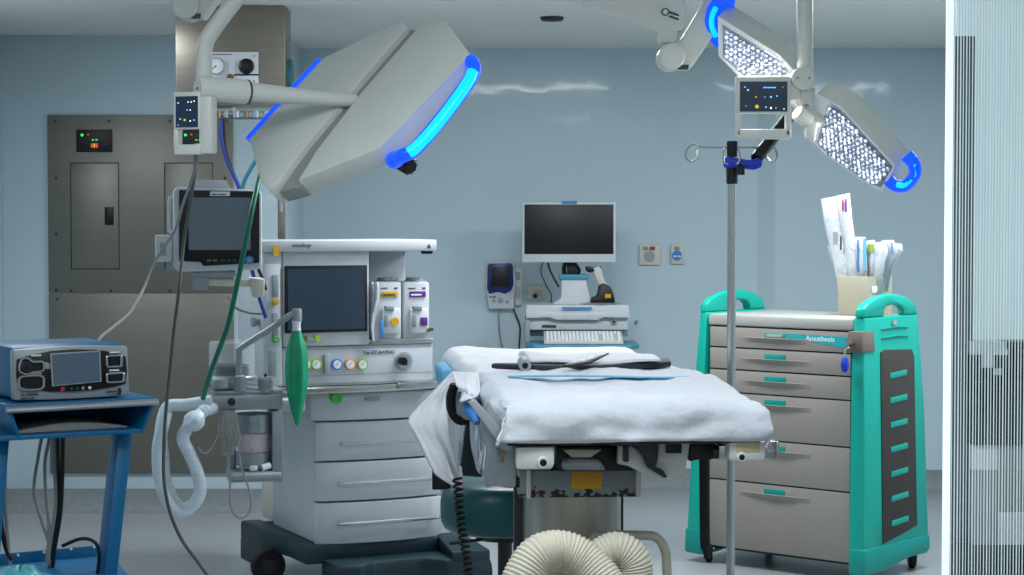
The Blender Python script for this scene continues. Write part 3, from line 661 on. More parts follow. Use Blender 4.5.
for k, (y0, y1, hy, hx0) in enumerate([(423, 461.5, 444, 339), (463.5, 502, 484, 337), (504, 545, 524, 337)]):
    m = MB(); front_bow(m, zz(y1), zz(y0), 0, A1, .035+.006*k, .03); d = m.build('drawer', 'machine_white', t)
    m = MB(); z = zz(hy); aa = [fa.az(hx0, hy)[0]]; aa.append(A1-.04); am = (aa[0]+aa[1])/2
    m.tube([fa(aa[0], -.03, z), fa(aa[0]+.004, -.058, z), fa(am, -.068, z), fa(aa[1]-.004, -.058, z), fa(aa[1], -.03, z)], .0075, 10); m.build('handle', 'steel', d)
m = MB(); front_bow(m, zz(421), zz(394), -.02, A1+.005, .045, .03); ap = m.build('apron', 'machine_white', t)
m = MB(); p = fa.q(337, 398, -.05); m.cyl(p, p+fa.v*.03, 5.5*s); m.build('round_button', 'green', ap)
m = MB(); fa.pb(m, 366, 380, 398, 401, -.055, .03, .003); m.build('latch', 'plastic_grey', ap)
# work top with steel rail
aw0 = fa.az(262, 385, 0)[0]; aw1 = A1+.02
m = MB(); n = 14; pts = [fa(aw0+(aw1-aw0)*k/n, -.09*math.sin(PI*k/n)**.7 if 0 < k < n else 0, zz(393)) for k in range(n+1)]+[fa(aw1, .55, zz(393)), fa(aw0, .55, zz(393))]
m.prism(pts, V((0, 0, .035)), .01); wt = m.build('work_top', 'steel', t)
m = MB(); pts = [fa(aw0+.02+(aw1-aw0-.04)*k/n, -.085*math.sin(PI*k/n)**.7 if 0 < k < n else 0, zz(393)+.0355) for k in range(n+1)]+[fa(aw1-.02, .1, zz(393)+.0355), fa(aw0+.02, .1, zz(393)+.0355)]
m.prism(pts, V((0, 0, .003)), .001); m.build('top_plate', 'steel', wt)
m = MB(); fa.pb(m, 398, 440, 382, 389.5, -.09, .08, .008); m.build('rail', 'steel', wt)
# gauge panel
aU0 = fa.az(283, 360)[0]; aU1 = fa.az(434, 360)[0]
m = MB(); fa.block(m, aU0, aU1, zz(393)+.03, zz(347), .01, .42, .008); gp = m.build('gauge_panel', 'machine_white', t)
text('Yau EZ-BA904C', fa.q(363, 354.4, .008), fa.u, (0, 0, 1), .022, 'text_dark', gp)
for k, x in enumerate([(306.5, 'lime'), (316.5, 'lime'), (337.5, 'gauge_blue'), (350.5, 'orange'), (363, 'lime')]):
    x, c = x; m = MB(); fa.disc(m, x, 364.5, 5.6, -.004, .015); g_ = m.build('gauge', c, gp)
    m = MB(); fa.disc(m, x, 364.5, 4.2, -.006, .004, 'white_label'); p = fa.q(x, 364.5, -.008); m.prism([p-fa.u*.012-V((0, 0, .008)), p+fa.u*.01+V((0, 0, .012)), p-fa.u*.002+V((0, 0, .004))], -fa.v*.001, 0, 'black'); m.build('dial_face', 'white_label', g_)
m = MB(); fa.pb(m, 324.5, 329.5, 354.5, 374, -.004, .016, .002); m.build('flow_tube', 'plastic_grey', gp)
m = MB(); fa.disc(m, 404, 361.5, 9.6, .004, .008, 'plastic_grey', 36); fa.disc(m, 404, 361.5, 7, -.008, .014, 'steel', 36); fa.disc(m, 404, 361.5, 4, -.025, .018, 'black', 24)
p = fa.q(404, 361.5, -.03); m.prism([p-fa.u*.018+V((0, 0, .012)), p-fa.u*.012+V((0, 0, .018)), p+fa.u*.018-V((0, 0, .012)), p+fa.u*.012-V((0, 0, .018))], fa.v*.01, .001, 'black'); m.build('pressure_knob', 'black', gp)
m = MB(); fa.pb(m, 286, 432, 349.5, 350.2, .0085, .003); fa.pb(m, 286, 432, 376.5, 377.2, .0085, .003); m.build('seam', 'plastic_grey', gp)
# screen housing
m = MB(); a0, a1 = fa.az(283, 300)[0], fa.az(369.5, 300)[0]
fa.block(m, a0, a1, zz(346.5), zz(251), .0, .4, .008); sh = m.build('screen_housing', 'machine_white', t)
m = MB(); fa.pb(m, 285, 367.5, 266, 333.5, -.012, .014, .004); b_ = m.build('bezel', 'black', sh)
m = MB(); fa.pb(m, 288, 364.5, 269.5, 330.5, -.0135, .003); m.build('screen', 'machine_screen', b_)
m = MB()
for x, k in [(305, 'brass'), (318, 'lime')]: fa.disc(m, x, 338.5, 2.8, -.03, .03, k)
m.tube([fa.q(288, 339, -.02), fa.q(325, 339, -.02)], .004, 8, 0); m.build('oxygen_outlet', 'steel', sh)
# alcove for the vaporizers
a2 = fa.az(434, 300)[0]
m = MB(); fa.block(m, a1, a2-.04, zz(346.5), zz(251), .22, .4, .01); m.build('alcove_back', 'machine_white', t)
m = MB(); fa.block(m, a1, a2, zz(347), zz(341), .005, .3, .006); m.build('vaporizer_shelf', 'steel', t)
# top shelf
aT0 = fa.az(262, 245, -.02)[0]; aT1 = fa.az(437, 245, -.02)[0]
m = MB(); fa.block(m, aT0, aT1, fa.az(311, 252, -.02)[1], fa.az(311, 240.5, -.02)[1], -.02, .46, .006); ts = m.build('top_shelf', 'machine_white', t)
text('mindray', fa.q(292, 247.3, -.0212), fa.u, (0, 0, 1), .026, 'text_dark', ts)
m = MB(); fa.pb(m, 425, 433, 250.5, 254, .0, .05, .004); m.build('rubber_foot', 'rubber', ts)
m = MB(); p = fa.q(429, 246, -.0215); m.prism([p+V((0, 0, .01)), p-fa.u*.01-V((0, 0, .008)), p+fa.u*.01-V((0, 0, .008))], -fa.v*.001); m.build('emblem', 'text_dark', ts)
# left column of flow meters
aL0 = fa.az(263, 300, .0)[0]; m = MB(); fa.block(m, aL0, a0-.002, zz(393)+.03, zz(251), -.0, .36, .01); lc = m.build('side_column', 'machine_white', t)
m = MB(); fa.pb(m, 265, 280, 264.5, 345, -.012, .014, .004); sp = m.build('side_panel', 'machine_white', lc)
for y0, y1 in [(275, 297), (313, 337)]: m = MB(); fa.pb(m, 272.5, 278.5, y0, y1, -.016, .006, .001); m.build('flow_tube', 'grey_metal', sp)
for y, k in [(302, 'yellow'), (340, 'green')]:
    m = MB(); fa.disc(m, 276.5, y, 3.4, -.03, .02); kn = m.build('knob', k, sp); m = MB(); fa.disc(m, 276.5, y, 1.3, -.033, .004); m.build('knob_cap', 'plastic_grey', kn)
m = MB(); fa.pb(m, 273.5, 279, 246, 256, -.022-.002, .003); lab(m.build('warning_label', 'yellow', ts), 'yellow label on the shelf edge')
m = MB(); fa.pb(m, 268, 276.5, 351, 377, -.002, .004, .001); m.build('side_grille', 'grey_metal', lc)
m = MB(); p = fa.q(262, 322, .05); m.cyl(p+fa.u*.02, p-fa.u*.03, .014); m.cyl(p-fa.u*.03, p-fa.u*.045, .02); m.build('gas_inlet', 'grey_metal', lc)
# rear pole with forked head
m = MB(); fr_ = Fr((0, 9.05, 0), (1, 0))
fr_.pb(m, 277.5, 285, 190, 262, 0, .02, .002); m.build('rear_pole', 'steel_panel', t)
m = MB(); m.prism([fr_.q(x, y, -.002) for x, y in [(277.5, 190), (285, 190), (282.5, 212), (279.5, 212)]], (0, .024, 0), .001); m.build('pole_clamp', 'steel', t)
# vaporizers
def vaporizer(x0, x1, colk, lb, bag):
    c = fa.q((x0+x1)/2, 342, .06); v = thing('vaporizer', c, lb, 'vaporizer')
    m = MB(); fa.pb(m, x0, x1, 282, 340, .02, .13, .012); b = m.build('body', 'plastic_white', v)
    m = MB(); aa, za_ = fa.az((x0+x1)/2-.5, 282, .08); r = (x1-x0)*.5*SC(8.6)*.95; m.lathe(fa(aa, .09, za_-.01), (0, 0, 1), [(0, r), (.012, r), (.02, r*.8), (.03, r*.78)], 32); m.build('dial', 'grey_metal', v)
    m = MB(); fa.pb(m, x0+6.5, x1-4, 291.5, 297, .015, .006, .002); lab(m.build('name_label', colk, b), colk+' name label')
    marks([8] if bag else [7], fa.q(x0+7.5, 295.6, .0145), fa.u, (0, 0, 1), .014, 'text_dark' if bag else 'text_white', b)
    m = MB(); fa.pb(m, x0+5, x0+12, 287.8, 288.6, .018, .003); fa.pb(m, x0+19, x0+22, 287.4, 288.8, .018, .003); m.build('lettering', 'text_dark', b)
    m = MB(); fa.pb(m, x0+7, x1-1, 309, 334, .002, .03, .006); f = m.build('filler_block', 'plastic_white', v)
    m = MB(); fa.pb(m, x0+9, x0+13, 315, 327, -.001, .005, .001); m.build('sight_glass', 'grey_metal', f)
    m = MB()
    if bag: fa.disc(m, x1-7, 321.5, 4.2, -.004, .01)
    else: fa.pb(m, x1-9, x1-2.5, 317.5, 325.5, -.003, .006, .001)
    m.build('filler_cap', colk, f)
    m = MB(); fa.pb(m, x0+10, x0+19, 306, 311, -.004, .02, .004); m.build('latch', 'grey_metal', f)
    return v
v1 = vaporizer(375.5, 402, 'yellow', 'vaporizer with yellow labels, nearer the screen', True)
v2 = vaporizer(403.5, 430, 'purple', 'vaporizer with purple labels, right one in the alcove', False)
m = MB(); p = fa.q(429, 330, -.002); m.cyl(p, p+fa.v*.02, .009); q = fa.q(432, 329.5, -.002); m.cyl(q, q+fa.v*.02, .008); m.build('drain_screw', 'brass', v2)
# clear bag hanging beside the vaporizer
m = MB(); m.sheet(lambda a, b: fa.q(371.5+7*a*(1-.3*b)+1.5*math.sin(b*7), 282+60*b, -.01+.012*math.sin(a*6+b*4)), 8, 20); bg = tag(m.build('plastic_bag', 'pack_clear', solid=.001), 'crumpled clear plastic bag hanging between screen and yellow-labelled vaporizer', 'bag')
m = MB(); fa.pb(m, 380.5, 383.5, 320, 338, -.006, .004, .001); tag(m.build('syringe', 'gauge_blue'), 'small light blue syringe hanging by the yellow-labelled vaporizer', 'syringe')
# base with feet
m = MB(); zb0 = zz(545)
m.prism([fa(-.06, -.03, .13), fa(A1+.02, -.03, .13), fa(A1+.02, .72, .13), fa(-.06, .72, .13)], V((0, 0, zb0-.129)), .012)
m.prism([fa(.02, -.22, .05), fa(.12, -.24, .05), fa(.2, -.16, .05), fa(A1-.16, -.16, .05), fa(A1-.08, -.26, .05), fa(A1+.12, -.26, .05), fa(A1+.12, .05, .05), fa(.02, .0, .05)], V((0, 0, .1)), .015)
m.prism([fa(A1-.06, -.26, .12), fa(A1+.12, -.26, .12), fa(A1+.10, .02, .16), fa(A1-.02, .02, .16)], V((0, 0, .06)), .012)
m.prism([fa(-.05, .12, .13), fa(.0, .02, .13), fa(.0, .75, .13), fa(-.10, .75, .13), fa(-.10, .42, .13)], V((0, 0, .085)), .012)
m.prism([fa(-.10, .42, .04), fa(-.06, .38, .04), fa(-.05, .7, .04), fa(-.10, .75, .04)], V((0, 0, .1)), .008)
m.build('base', 'dark_teal', t)
for (a, d) in [(0.07, -.12), (A1+.12, -.16), (fa.az(268, 560, .33)[0], .33), (A1-.02, .62)]:
    m = MB(); c = fa(a, d, .075); ax = fa.u if a > 0 else V((.35, -.94, 0)); m.cyl(c-ax*.022, c+ax*.022, .075, seg=32, bev=.008); m.cyl(c-ax*.024, c+ax*.024, .03, seg=16, m='dark_metal'); m.cyl(c, fa(a, d-.01, .15), .02, seg=12); m.build('caster', 'rubber', t)

# absorber unit on the left arm of the machine
fb2 = Fr(P(245, 440, 8.05)[:2], (.97, .24)); q = fb2.q
t = thing('breathing_circuit_unit', fb2.q(252, 483, .1), 'grey metal carbon dioxide absorber unit hanging left of the anaesthesia machine', 'absorber')
m = MB(); fb2.pb(m, 206, 283, 395, 411, 0, .22, .012); fb2.pb(m, 213, 283, 391, 396, .01, .2, .006); m.build('manifold', 'grey_metal', t)
m = MB(); fb2.pb(m, 272, 283, 411, 482, .03, .16, .006); fb2.pb(m, 230, 283, 472, 483, .03, .16, .006); fb2.pb(m, 228, 236, 411, 482, .12, .05, .006); m.build('frame', 'grey_metal', t)
m = MB(); p = q(231, 477, .02); p2 = q(281, 475.5, .0); m.cyl(p, p2, .012, .014, 14, None, .003); m.build('lever', 'plastic_grey', t)
def vdisc(m, px, y0, y1, rpx, d, k=None, y=8.05, prof=None):
    a = q(px, y1, d); b = q(px, y0, d); m.cyl(V((a.x, a.y, a.z)), V((a.x, a.y, b.z)), rpx*SC(a.y), seg=36, m=k, bev=.003)
m = MB(); vdisc(m, 253.5, 432, 452, 15.5, .1); m.build('absorbent_canister', 'absorbent', t)
m = MB(); vdisc(m, 253.5, 413, 432, 18, .1); m.build('canister_lid', 'grey_metal', t)
m = MB(); vdisc(m, 253.5, 451, 465, 17.5, .1); m.build('canister_base', 'grey_metal', t)
m = MB(); fb2.pb(m, 249.5, 256.5, 416, 423, .01, .03, .004); m.build('latch', 'plastic_grey', t)
m = MB(); fb2.pb(m, 250, 257.5, 466, 471, .02, .03, .003); p = q(262, 468, .03); m.cyl(p, q(270, 465, .04), .014); m.build('drain_plug', 'white_label', t)
m = MB(); a = q(232, 377, .12); b = q(232, 342, .12); m.lathe((a.x, a.y, a.z), (0, 0, 1), [(0, .093), (b.z-a.z, .093), (b.z-a.z+.006, .085)], 40); bel = m.build('bellows_dome', 'glass_clear', t)
m = MB()
for k in range(3): zq = a.z+.01+k*.014; m.lathe((a.x, a.y, zq), (0, 0, 1), [(0, .06), (.007, .075), (.014, .06)], 32)
m.build('bellows', 'dark_metal', bel)
m = MB(); m.lathe((a.x, a.y, a.z-.012), (0, 0, 1), [(0, .1), (.014, .1), (.02, .094)], 40); m.build('dome_ring', 'grey_metal', t)
m = MB(); c = q(220, 388, .02); m.lathe(c, (0, 0, 1), [(0, .032), (.02, .036), (.035, .034), (.045, .02)], 28); m.build('valve', 'plastic_grey', t)
m = MB(); c = q(265.5, 392, .04); m.lathe(c, (0, 0, 1), [(0, .04), (.012, .04), (.013, .03), (.045, .03), (.05, .033), (.062, .031)], 28); m.cyl(c+V((0, 0, .06)), c+V((0, 0, .075)), .006, m='black'); m.build('valve', 'grey_metal', t)
m = MB(); c = q(240, 391, .02); m.lathe(c, (0, 0, 1), [(0, .026), (.06, .024), (.065, .016)], 24); m.tube([q(239, 378, .02), q(239, 352, .02), q(242, 347, .02), q(270, 329, .0), q(290, 315.5, -.02), q(297, 313, -.02)], .0135, 14, 5); m.build('bag_arm', 'grey_metal', t)
m = MB(); c = q(297, 321, -.02); m.lathe(c, (0, 0, 1), [(0, .02), (.04, .021), (.05, .018)], 24); m.build('bag_mount', 'grey_metal', t)
for x, y, x2, y2 in [(205, 402, 214, 400), (207, 407, 216, 405)]: m = MB(); m.cyl(q(x, y, -.01), q(x2, y2, .03), .018, .022, 18, None, .003); m.build('hose_port', 'plastic_grey', t)
m = MB(); c = q(231.5, 402, -.01); m.cyl(c, c+fb2.v*.03, .016); m.build('gauge_port', 'dark_metal', t)
m = MB(); fb2.pb(m, 279, 305, 400, 412, .08, .1, .006); p = q(300, 406, .07); m.cyl(p, p+fb2.v*.02, .011, m='steel'); m.build('support_arm', 'machine_white', t)
rr = random.Random(2)
for k in range(7):
    m = MB(); x0 = 224+k*1.7; m.tube([q(x0, 411, -.02), q(x0-3-rr.random()*3, 430, -.035), q(222+rr.random()*12, 455, -.03), q(x0+5, 440, -.04), q(x0+2, 420, -.03), q(x0+1, 411, -.02)], .004, 7); m.build('cable', 'cable_grey', t)
m = MB(); m.tube([q(x, y, -.03) for x, y in [(228, 450), (230, 483), (230, 503), (235, 515), (243, 518), (250, 510), (251, 497), (246, 480), (240, 462), (238, 430)]], .0045, 8); m.build('cable', 'cable_grey', t)
m = MB(); m.tube([q(x, y, -.03) for x, y in [(224, 415), (218, 435), (210, 450), (203, 453), (198, 447)]], .003, 7); m.build('cable', 'plastic_grey', t)
# green breathing bag
c = q(296.5, 329, -.02); zt_ = c.z; zb_ = q(296.5, 426, -.02).z; hh = zt_-zb_
t = thing('breathing_bag', (c.x, c.y, zb_), 'green rubber breathing bag hanging from a bent grey arm', 'breathing bag')
m = MB(); prof = [(0, .006), (.04, .01), (.15, .022), (.3, .036), (.45, .044), (.6, .046), (.75, .043), (.86, .034), (.94, .022), (1, .017)]
seg = 36; vs_ = []; 
for h, r in prof:
    for k in range(seg):
        a = 2*PI*k/seg; rr_ = r*(1+.07*math.cos(6*a)*min(1, r/.04)); vs_.append(V((c.x+math.cos(a)*rr_, c.y+math.sin(a)*rr_*.8, zb_+hh*h)))
m.add(vs_, [(i*seg+k, i*seg+(k+1) % seg, (i+1)*seg+(k+1) % seg, (i+1)*seg+k) for i in range(len(prof)-1) for k in range(seg)]+[tuple(range(seg))])
m.build('bag', 'green_bag', t, sub=1)
m = MB(); m.lathe((c.x, c.y, zt_-.006), (0, 0, 1), [(0, .018), (.02, .016), (.04, .02)], 24); m.build('neck', 'white_label', t)
# corrugated breathing hoses
def corr(name, pts, r, k, lb, cat, pitch=.011, amp=.055, seg=14, Y=8.0, fl=None, group=None, n=5):
    m = MB(); p3 = [P(x, y, Y+(z if z else 0)) for x, y, *zz_ in pts for z in [zz_[0] if zz_ else 0]]
    m.tube(p3, r, seg, 8, step=pitch/n, rf=lambda i, nn: r*(1-amp/2+amp/2*math.cos(2*PI*i/n))); o = tag(m.build(name, k, smooth=80), lb, cat, group); return o
corr('breathing_hose', [(212, 401), (200, 403), (185, 405), (170, 406), (164, 415), (161, 435), (163, 460), (165, 480), (172, 499), (182, 509), (192, 506)], .0265, 'hose_white', 'outer white corrugated breathing hose looping left of the absorber', 'hose')
corr('breathing_hose', [(213, 408, .03), (205, 410, -.02), (196, 418, -.03), (186, 430, -.03), (183, 440, -.03), (190, 455, -.02), (198, 475, -.02), (200, 492, -.02), (193, 505, -.03), (180, 512, -.04), (168, 502, -.05), (160, 480, -.05), (158, 450, -.05), (163, 425, -.05), (166, 412, -.04)], .0265, 'hose_white', 'inner white corrugated breathing hose with connector near the port', 'hose')
m = MB(); m.lathe(P(188, 414, 7.93), P(200, 427, 7.95)-P(188, 414, 7.93), [(0, .02), (.02, .045), (.04, .05), (.062, .035), (.075, .022)], 24); tag(m.build('hose_connector', 'hose_white'), 'round white connector disc on the inner breathing hose', 'connector')

# patient monitor on machine arm
fmn = Fr(P(219, 225, 7.95)[:2], (.985, .17)); q = fmn.q
t = thing('patient_monitor', q(219, 268, .05), 'white patient monitor with black bezel on an arm left of the anaesthesia machine', 'monitor')
m = MB(); m.prism([q(x, y, .012) for x, y in [(173, 190), (178, 187), (259, 190), (262, 194), (262, 266), (258, 270), (178, 272), (173, 267)]], fmn.v*.12, .012); m.build('case', 'plastic_white', t)
m = MB(); m.prism([q(x, y, -.004) for x, y in [(179, 190), (259.5, 191.5), (259.5, 263), (203, 266), (201, 262), (179, 261)]], fmn.v*.02, .005); bz = m.build('bezel', 'black', t)
m = MB(); fmn.pb(m, 188.5, 250.5, 197.5, 250, -.0065, .004); m.build('screen', 'monitor_face', bz)
m = MB(); fmn.pb(m, 210, 230, 191.5, 196, -.007, .004, .001); lb_ = m.build('name_label', 'white_label', bz); marks([5, 7], q(211.5, 195, -.0075), fmn.u, (0, 0, 1), .009, 'text_dark', lb_)
m = MB(); fmn.disc(m, 249.5, 260, 4.2, -.022, .02); kn = m.build('knob', 'gauge_blue', bz); m = MB(); fmn.disc(m, 249.5, 260, 2.2, -.024, .003); m.build('knob_cap', 'plastic_grey', kn)
for k, x in enumerate([207, 213, 221, 227, 233]): m = MB(); fmn.pb(m, x, x+4, 259.5, 261.5, -.007, .004, .001); m.build('button', 'brass' if k < 2 else 'vinyl_teal', bz)
m = MB(); m.prism([q(x, y, .03) for x, y in [(186, 190), (190, 181), (195, 179.5), (226, 180.5), (232, 190), (186, 190.5)]], fmn.v*.04, .005); m.build('top_handle', 'plastic_white', t)
m = MB(); m.prism([q(x, y, .05) for x, y in [(174, 195), (169, 196), (167.5, 200), (167.5, 232), (174, 236), (174, 231), (171, 229), (171, 201), (174, 200)]], fmn.v*.03, .003); m.build('side_handle', 'plastic_white', t)
m = MB(); fmn.pb(m, 155, 172, 235, 262, .02, .07, .006); mod = m.build('sensor_module', 'plastic_white', t); m = MB(); fmn.pb(m, 160, 166, 243, 256, .012, .01, .002); m.build('port', 'plastic_grey', mod)
m = MB(); fmn.pb(m, 166, 205, 263, 271, .04, .08, .005); fmn.pb(m, 192, 236, 271, 277, .05, .08, .004); fmn.pb(m, 193, 208, 277, 290, .05, .05, .005); m.build('mount_plate', 'plastic_grey', t)
m = MB(); a = q(208, 283, .08); b = fa.q(264, 284, .1); m.prism([q(208, 279, .07), q(251, 280, .07), q(251, 287, .07), q(208, 286, .07)], fmn.v*.04, .004); m.prism([q(250, 278, .06), q(265, 279, .06), q(264, 297, .06), q(253, 298, .06)], fmn.v*.2, .006); m.build('mount_arm', 'plastic_cream', t)
for pts, k, r in [([(252, 270), (255, 282), (260, 300), (266, 318)], 'cable_blue', .008), ([(258, 268), (262, 278), (266, 290)], 'black', .007), ([(228, 296), (236, 308), (250, 313), (262, 314)], 'cable_grey', .005)]:
    m = MB(); m.tube([P(x, y, 8.2) for x, y in pts], r, 8); m.build('cable', k, t)

# hanging cables and the green hose
def cable(name, pts, r, k, lb, cat='cable', Y=7.6):
    m = MB(); m.tube([P(p[0], p[1], p[2] if len(p) > 2 else Y) for p in pts], r, 8, 8); return tag(m.build(name, k, smooth=60), lb, cat)
cable('lamp_cable', [(199, 152, 5.86), (196, 165, 6.3), (190, 185, 7.0), (182, 207, 7.6), (176, 228, 7.7), (165, 246, 7.75), (153, 265, 7.75), (144, 288, 7.7), (132, 310, 7.5), (116, 325, 7.3), (103, 335, 7.1), (96, 344, 7.0)], .0055, 'cable_grey', 'thin grey cable sagging from the monitor down to the blue device')
cable('lamp_cable', [(197, 152, 5.87), (195, 170, 6.6), (190, 205, 7.5), (184, 240, 7.7), (179, 290), (174, 330), (170, 370), (166, 410), (164, 445), (164, 480), (170, 512), (182, 540), (198, 562), (214, 584), (232, 606, 7.8)], .0068, 'cable_dark', 'long grey cable hanging past the monitor to the floor')
cable('oxygen_hose', [(266, 155, 8.3), (260, 176, 7.9), (253, 205, 7.75), (246, 240, 7.72), (238, 280, 7.75), (228, 325, 7.8), (217, 355, 7.85), (208, 380, 7.9), (203, 398, 7.98)], .0105, 'green_hose', 'green gas hose running down in front of the patient monitor', 'hose')

# ================================================================ drawer cart
fd = Fr(P(853, 450, 8.66)[:2], (.757, -.653)); s = SC(8.66)
hz = lambda py: fd.az(853, py)[1]
W = -fd.az(709, 450)[0]; D = .50
t = thing('drawer_cart', fd(-W/2, D/2, 0), 'teal and grey medical drawer cart with six drawers on casters at the right', 'cart')
m = MB(); fd.block(m, -W, 0, hz(566), hz(331), .006, D, .006); cb = m.build('carcass', 'black', t)
m = MB(); fd.block(m, -W-.0, .005, hz(331), hz(319), -.012, D+.01, .012); lab(m.build('top', 'cart_top', t), 'pale grey worktop')
ys = [(332.5, 353), (354.5, 376), (377.5, 400), (401.5, 447), (448.5, 492), (493.5, 563)]
for k, (ya, yb_) in enumerate(ys):
    z1, z0 = hz(ya), hz(yb_); m = MB(); fd.block(m, -W+.012, -.008, z0, z1, -.012, .02, .003); d = m.build('drawer', 'cart_grey', t)
    zc = z1-.030; zg = z1-.055
    # grip: a curved lip standing proud below the label
    m = MB(); n = 16; ac = -W*.52; pts = []
    for i in range(n+1):
        q_ = -1+2*i/n; pts.append((ac+q_*.19, -.012-.020*(1-q_*q_)))
    top = [fd(a, dd, zg+.014) for a, dd in pts]; bot = [fd(a, -.0125, zg-.008) for a, dd in pts]; back = [fd(a, -.010, zg+.016) for a, dd in pts]
    k3 = n+1; m.add(back+top+bot, [(i, i+1, k3+i+1, k3+i) for i in range(n)]+[(k3+i, k3+i+1, 2*k3+i+1, 2*k3+i) for i in range(n)])
    m.v = [p for p in m.v]; g_ = m.build('grip', 'cart_grey', d, smooth=60)
    m = MB(); fd.block(m, ac-.055, ac+.055, zc-.011, zc+.013, -.016, -.011, .002); lbp = m.build('label_holder', 'teal_dark', d); lab(lbp, 'teal label holder')
    if k == 0:
        m = MB(); fd.block(m, ac-.042, ac+.042, zc-.005, zc+.007, -.018, -.015, .001); m.build('name_label', 'cart_top', lbp)
        m = MB(); m.prism([fd(ac+.055, -.0125, zc+.013), fd(-.012, -.0125, zc+.010), fd(-.012, -.0125, zc-.035), fd(-.03, -.0125, zc-.040), fd(-.10, -.0125, zc-.030), fd(ac+.055, -.0125, zc-.004)], -fd.v*.0012); sw = m.build('swoosh', 'swoosh_teal', d)
        text('Anesthesia', fd(-.235, -.0142, zc-.014), fd.u, (0, 0, 1), .034, 'text_white', sw)
# teal side posts: outline in the (d, z) plane, flaring down
def side_post(a_in, sgn, out_t, out_b, name):
    zt = 1.16; zb = .07; lowz = 1.155
    def X(z): f = (z-zb)/(zt-zb); return a_in+sgn*(out_b+(out_t-out_b)*f)
    m = MB()
    body = [(-.03, zb), (-.042, zb+.02), (-.042, zb+.12), (-.03, .9), (-.014, lowz), (.48, lowz), (.53, .7), (.55, zb+.12), (.55, zb+.01), (.54, zb)]
    m.hexa([fd(a_in, d_, z) for d_, z in body], [fd(X(z), d_+(.02 if d_ < .2 else -.012), z) for d_, z in body], .012)
    arch = [(-.014, lowz), (-.006, 1.195), (.03, 1.217), (.1, 1.238), (.2, 1.252), (.3, 1.250), (.38, 1.234), (.45, 1.205), (.48, lowz), (.355, lowz), (.35, 1.178), (.32, 1.198), (.26, 1.205), (.2, 1.199), (.165, 1.180), (.16, lowz)]
    m.hexa([fd(a_in+sgn*.004, d_, z) for d_, z in arch], [fd(X(z), d_+(.012 if d_ < .2 else -.008), z) for d_, z in arch], .008)
    po = m.build(name, 'teal', t, smooth=50)
    # darker kick band at the bottom
    m = MB(); band = [(-.047, zb-.03), (-.049, zb+.085), (.555, zb+.085), (.555, zb+.012), (.46, zb+.012), (.10, zb-.03)]
    m.hexa([fd(a_in-sgn*.0, d_, z) for d_, z in band], [fd(X(z)+sgn*.008, d_+(.02 if d_ < .2 else -.012), z) for d_, z in band], .012); m.build('bumper', 'teal_dark', po)
    m = MB(); pn = [(.13, zb+.09), (.13, 1.0), (.16, 1.01), (.40, 1.0), (.42, .97), (.43, zb+.14), (.3, zb+.115)]
    m.hexa([fd(X(z)+sgn*.0005, d_, z) for d_, z in pn], [fd(X(z)+sgn*.005, d_, z) for d_, z in pn], .0015); inl = m.build('side_inlay', 'slot_brown', po); lab(inl, 'dark brown slotted side panel')
    for k in range(7):
        z = .893-.1085*k; m = MB(); m.hexa([fd(X(z)+sgn*.004, d_, z_) for d_, z_ in [(.205, z-.014), (.205, z+.012), (.35, z+.020), (.35, z-.006)]], [fd(X(z)+sgn*.008, d_, z_) for d_, z_ in [(.205, z-.014), (.205, z+.012), (.35, z+.020), (.35, z-.006)]], .002); m.build('slot', 'teal', inl)
    m = MB()
    for z in (1.06, 1.10): m.tube([fd(X(z)+sgn*.001, .14, z), fd(X(z)+sgn*.003, .27, z+.006), fd(X(z)+sgn*.001, .37, z)], .004, 6, 4)
    m.build('groove', 'teal_dark', po)
    m = MB(); z = 1.125; fdx = X(z)+sgn*.003; m.hexa([fd(fdx, d_, z_) for d_, z_ in [(.235, z-.01), (.235, z+.012), (.27, z+.012), (.27, z-.01)]], [fd(fdx+sgn*.003, d_, z_) for d_, z_ in [(.235, z-.01), (.235, z+.012), (.27, z+.012), (.27, z-.01)]]); m.build('size_label', 'cart_top', po)
    return po
side_post(.006, 1, .045, .068, 'side_post'); side_post(-W-.006, -1, .05, .105, 'side_post')
zl1, zl0 = hz(331), hz(352)
m = MB(); m.hexa([fd(-.006, -.044, zl0), fd(-.006, -.040, zl1), fd(-.006, .08, zl1), fd(-.006, .08, zl0)], [fd(.058, -.02, zl0), fd(.054, -.016, zl1), fd(.054, .08, zl1), fd(.060, .08, zl0)], .004); lk = m.build('lock_plate', 'lock_brown', t); lab(lk, 'brownish lock plate')
m = MB(); p = fd(.012, -.040, (zl0+zl1)/2); m.cyl(p, p-fd.v*.02, .016, m='steel'); m.tube([p-fd.v*.02, p-fd.v*.03-V((0, 0, .02)), p-fd.v*.025-fd.u*.012-V((0, 0, .05))], .005, 8); m.build('lock', 'brass', lk)
for (a, d_) in [(.0, .03), (-W-.02, .03), (.01, .5), (-W+.0, .5)]:
    c = fd(a, d_, .064); ax = (fd.u*.8+fd.v*.6).normalized(); m = MB(); m.cyl(c-ax*.016, c+ax*.016, .064, seg=30, bev=.006); w_ = m.build('caster', 'rubber', t)
    m = MB(); m.cyl(c-ax*.018, c+ax*.018, .024, seg=20); m.hexa([c-ax*.028+V((0, 0, -.01)), c+ax*.028+V((0, 0, -.01)), c+ax*.03+V((0, 0, .062)), c-ax*.03+V((0, 0, .062))], [c-ax*.026+fd.v*.03+V((0, 0, .0)), c+ax*.026+fd.v*.03, c+ax*.03+fd.v*.05+V((0, 0, .062)), c-ax*.03+fd.v*.05+V((0, 0, .062))], .003); m.build('fork', 'steel', w_)
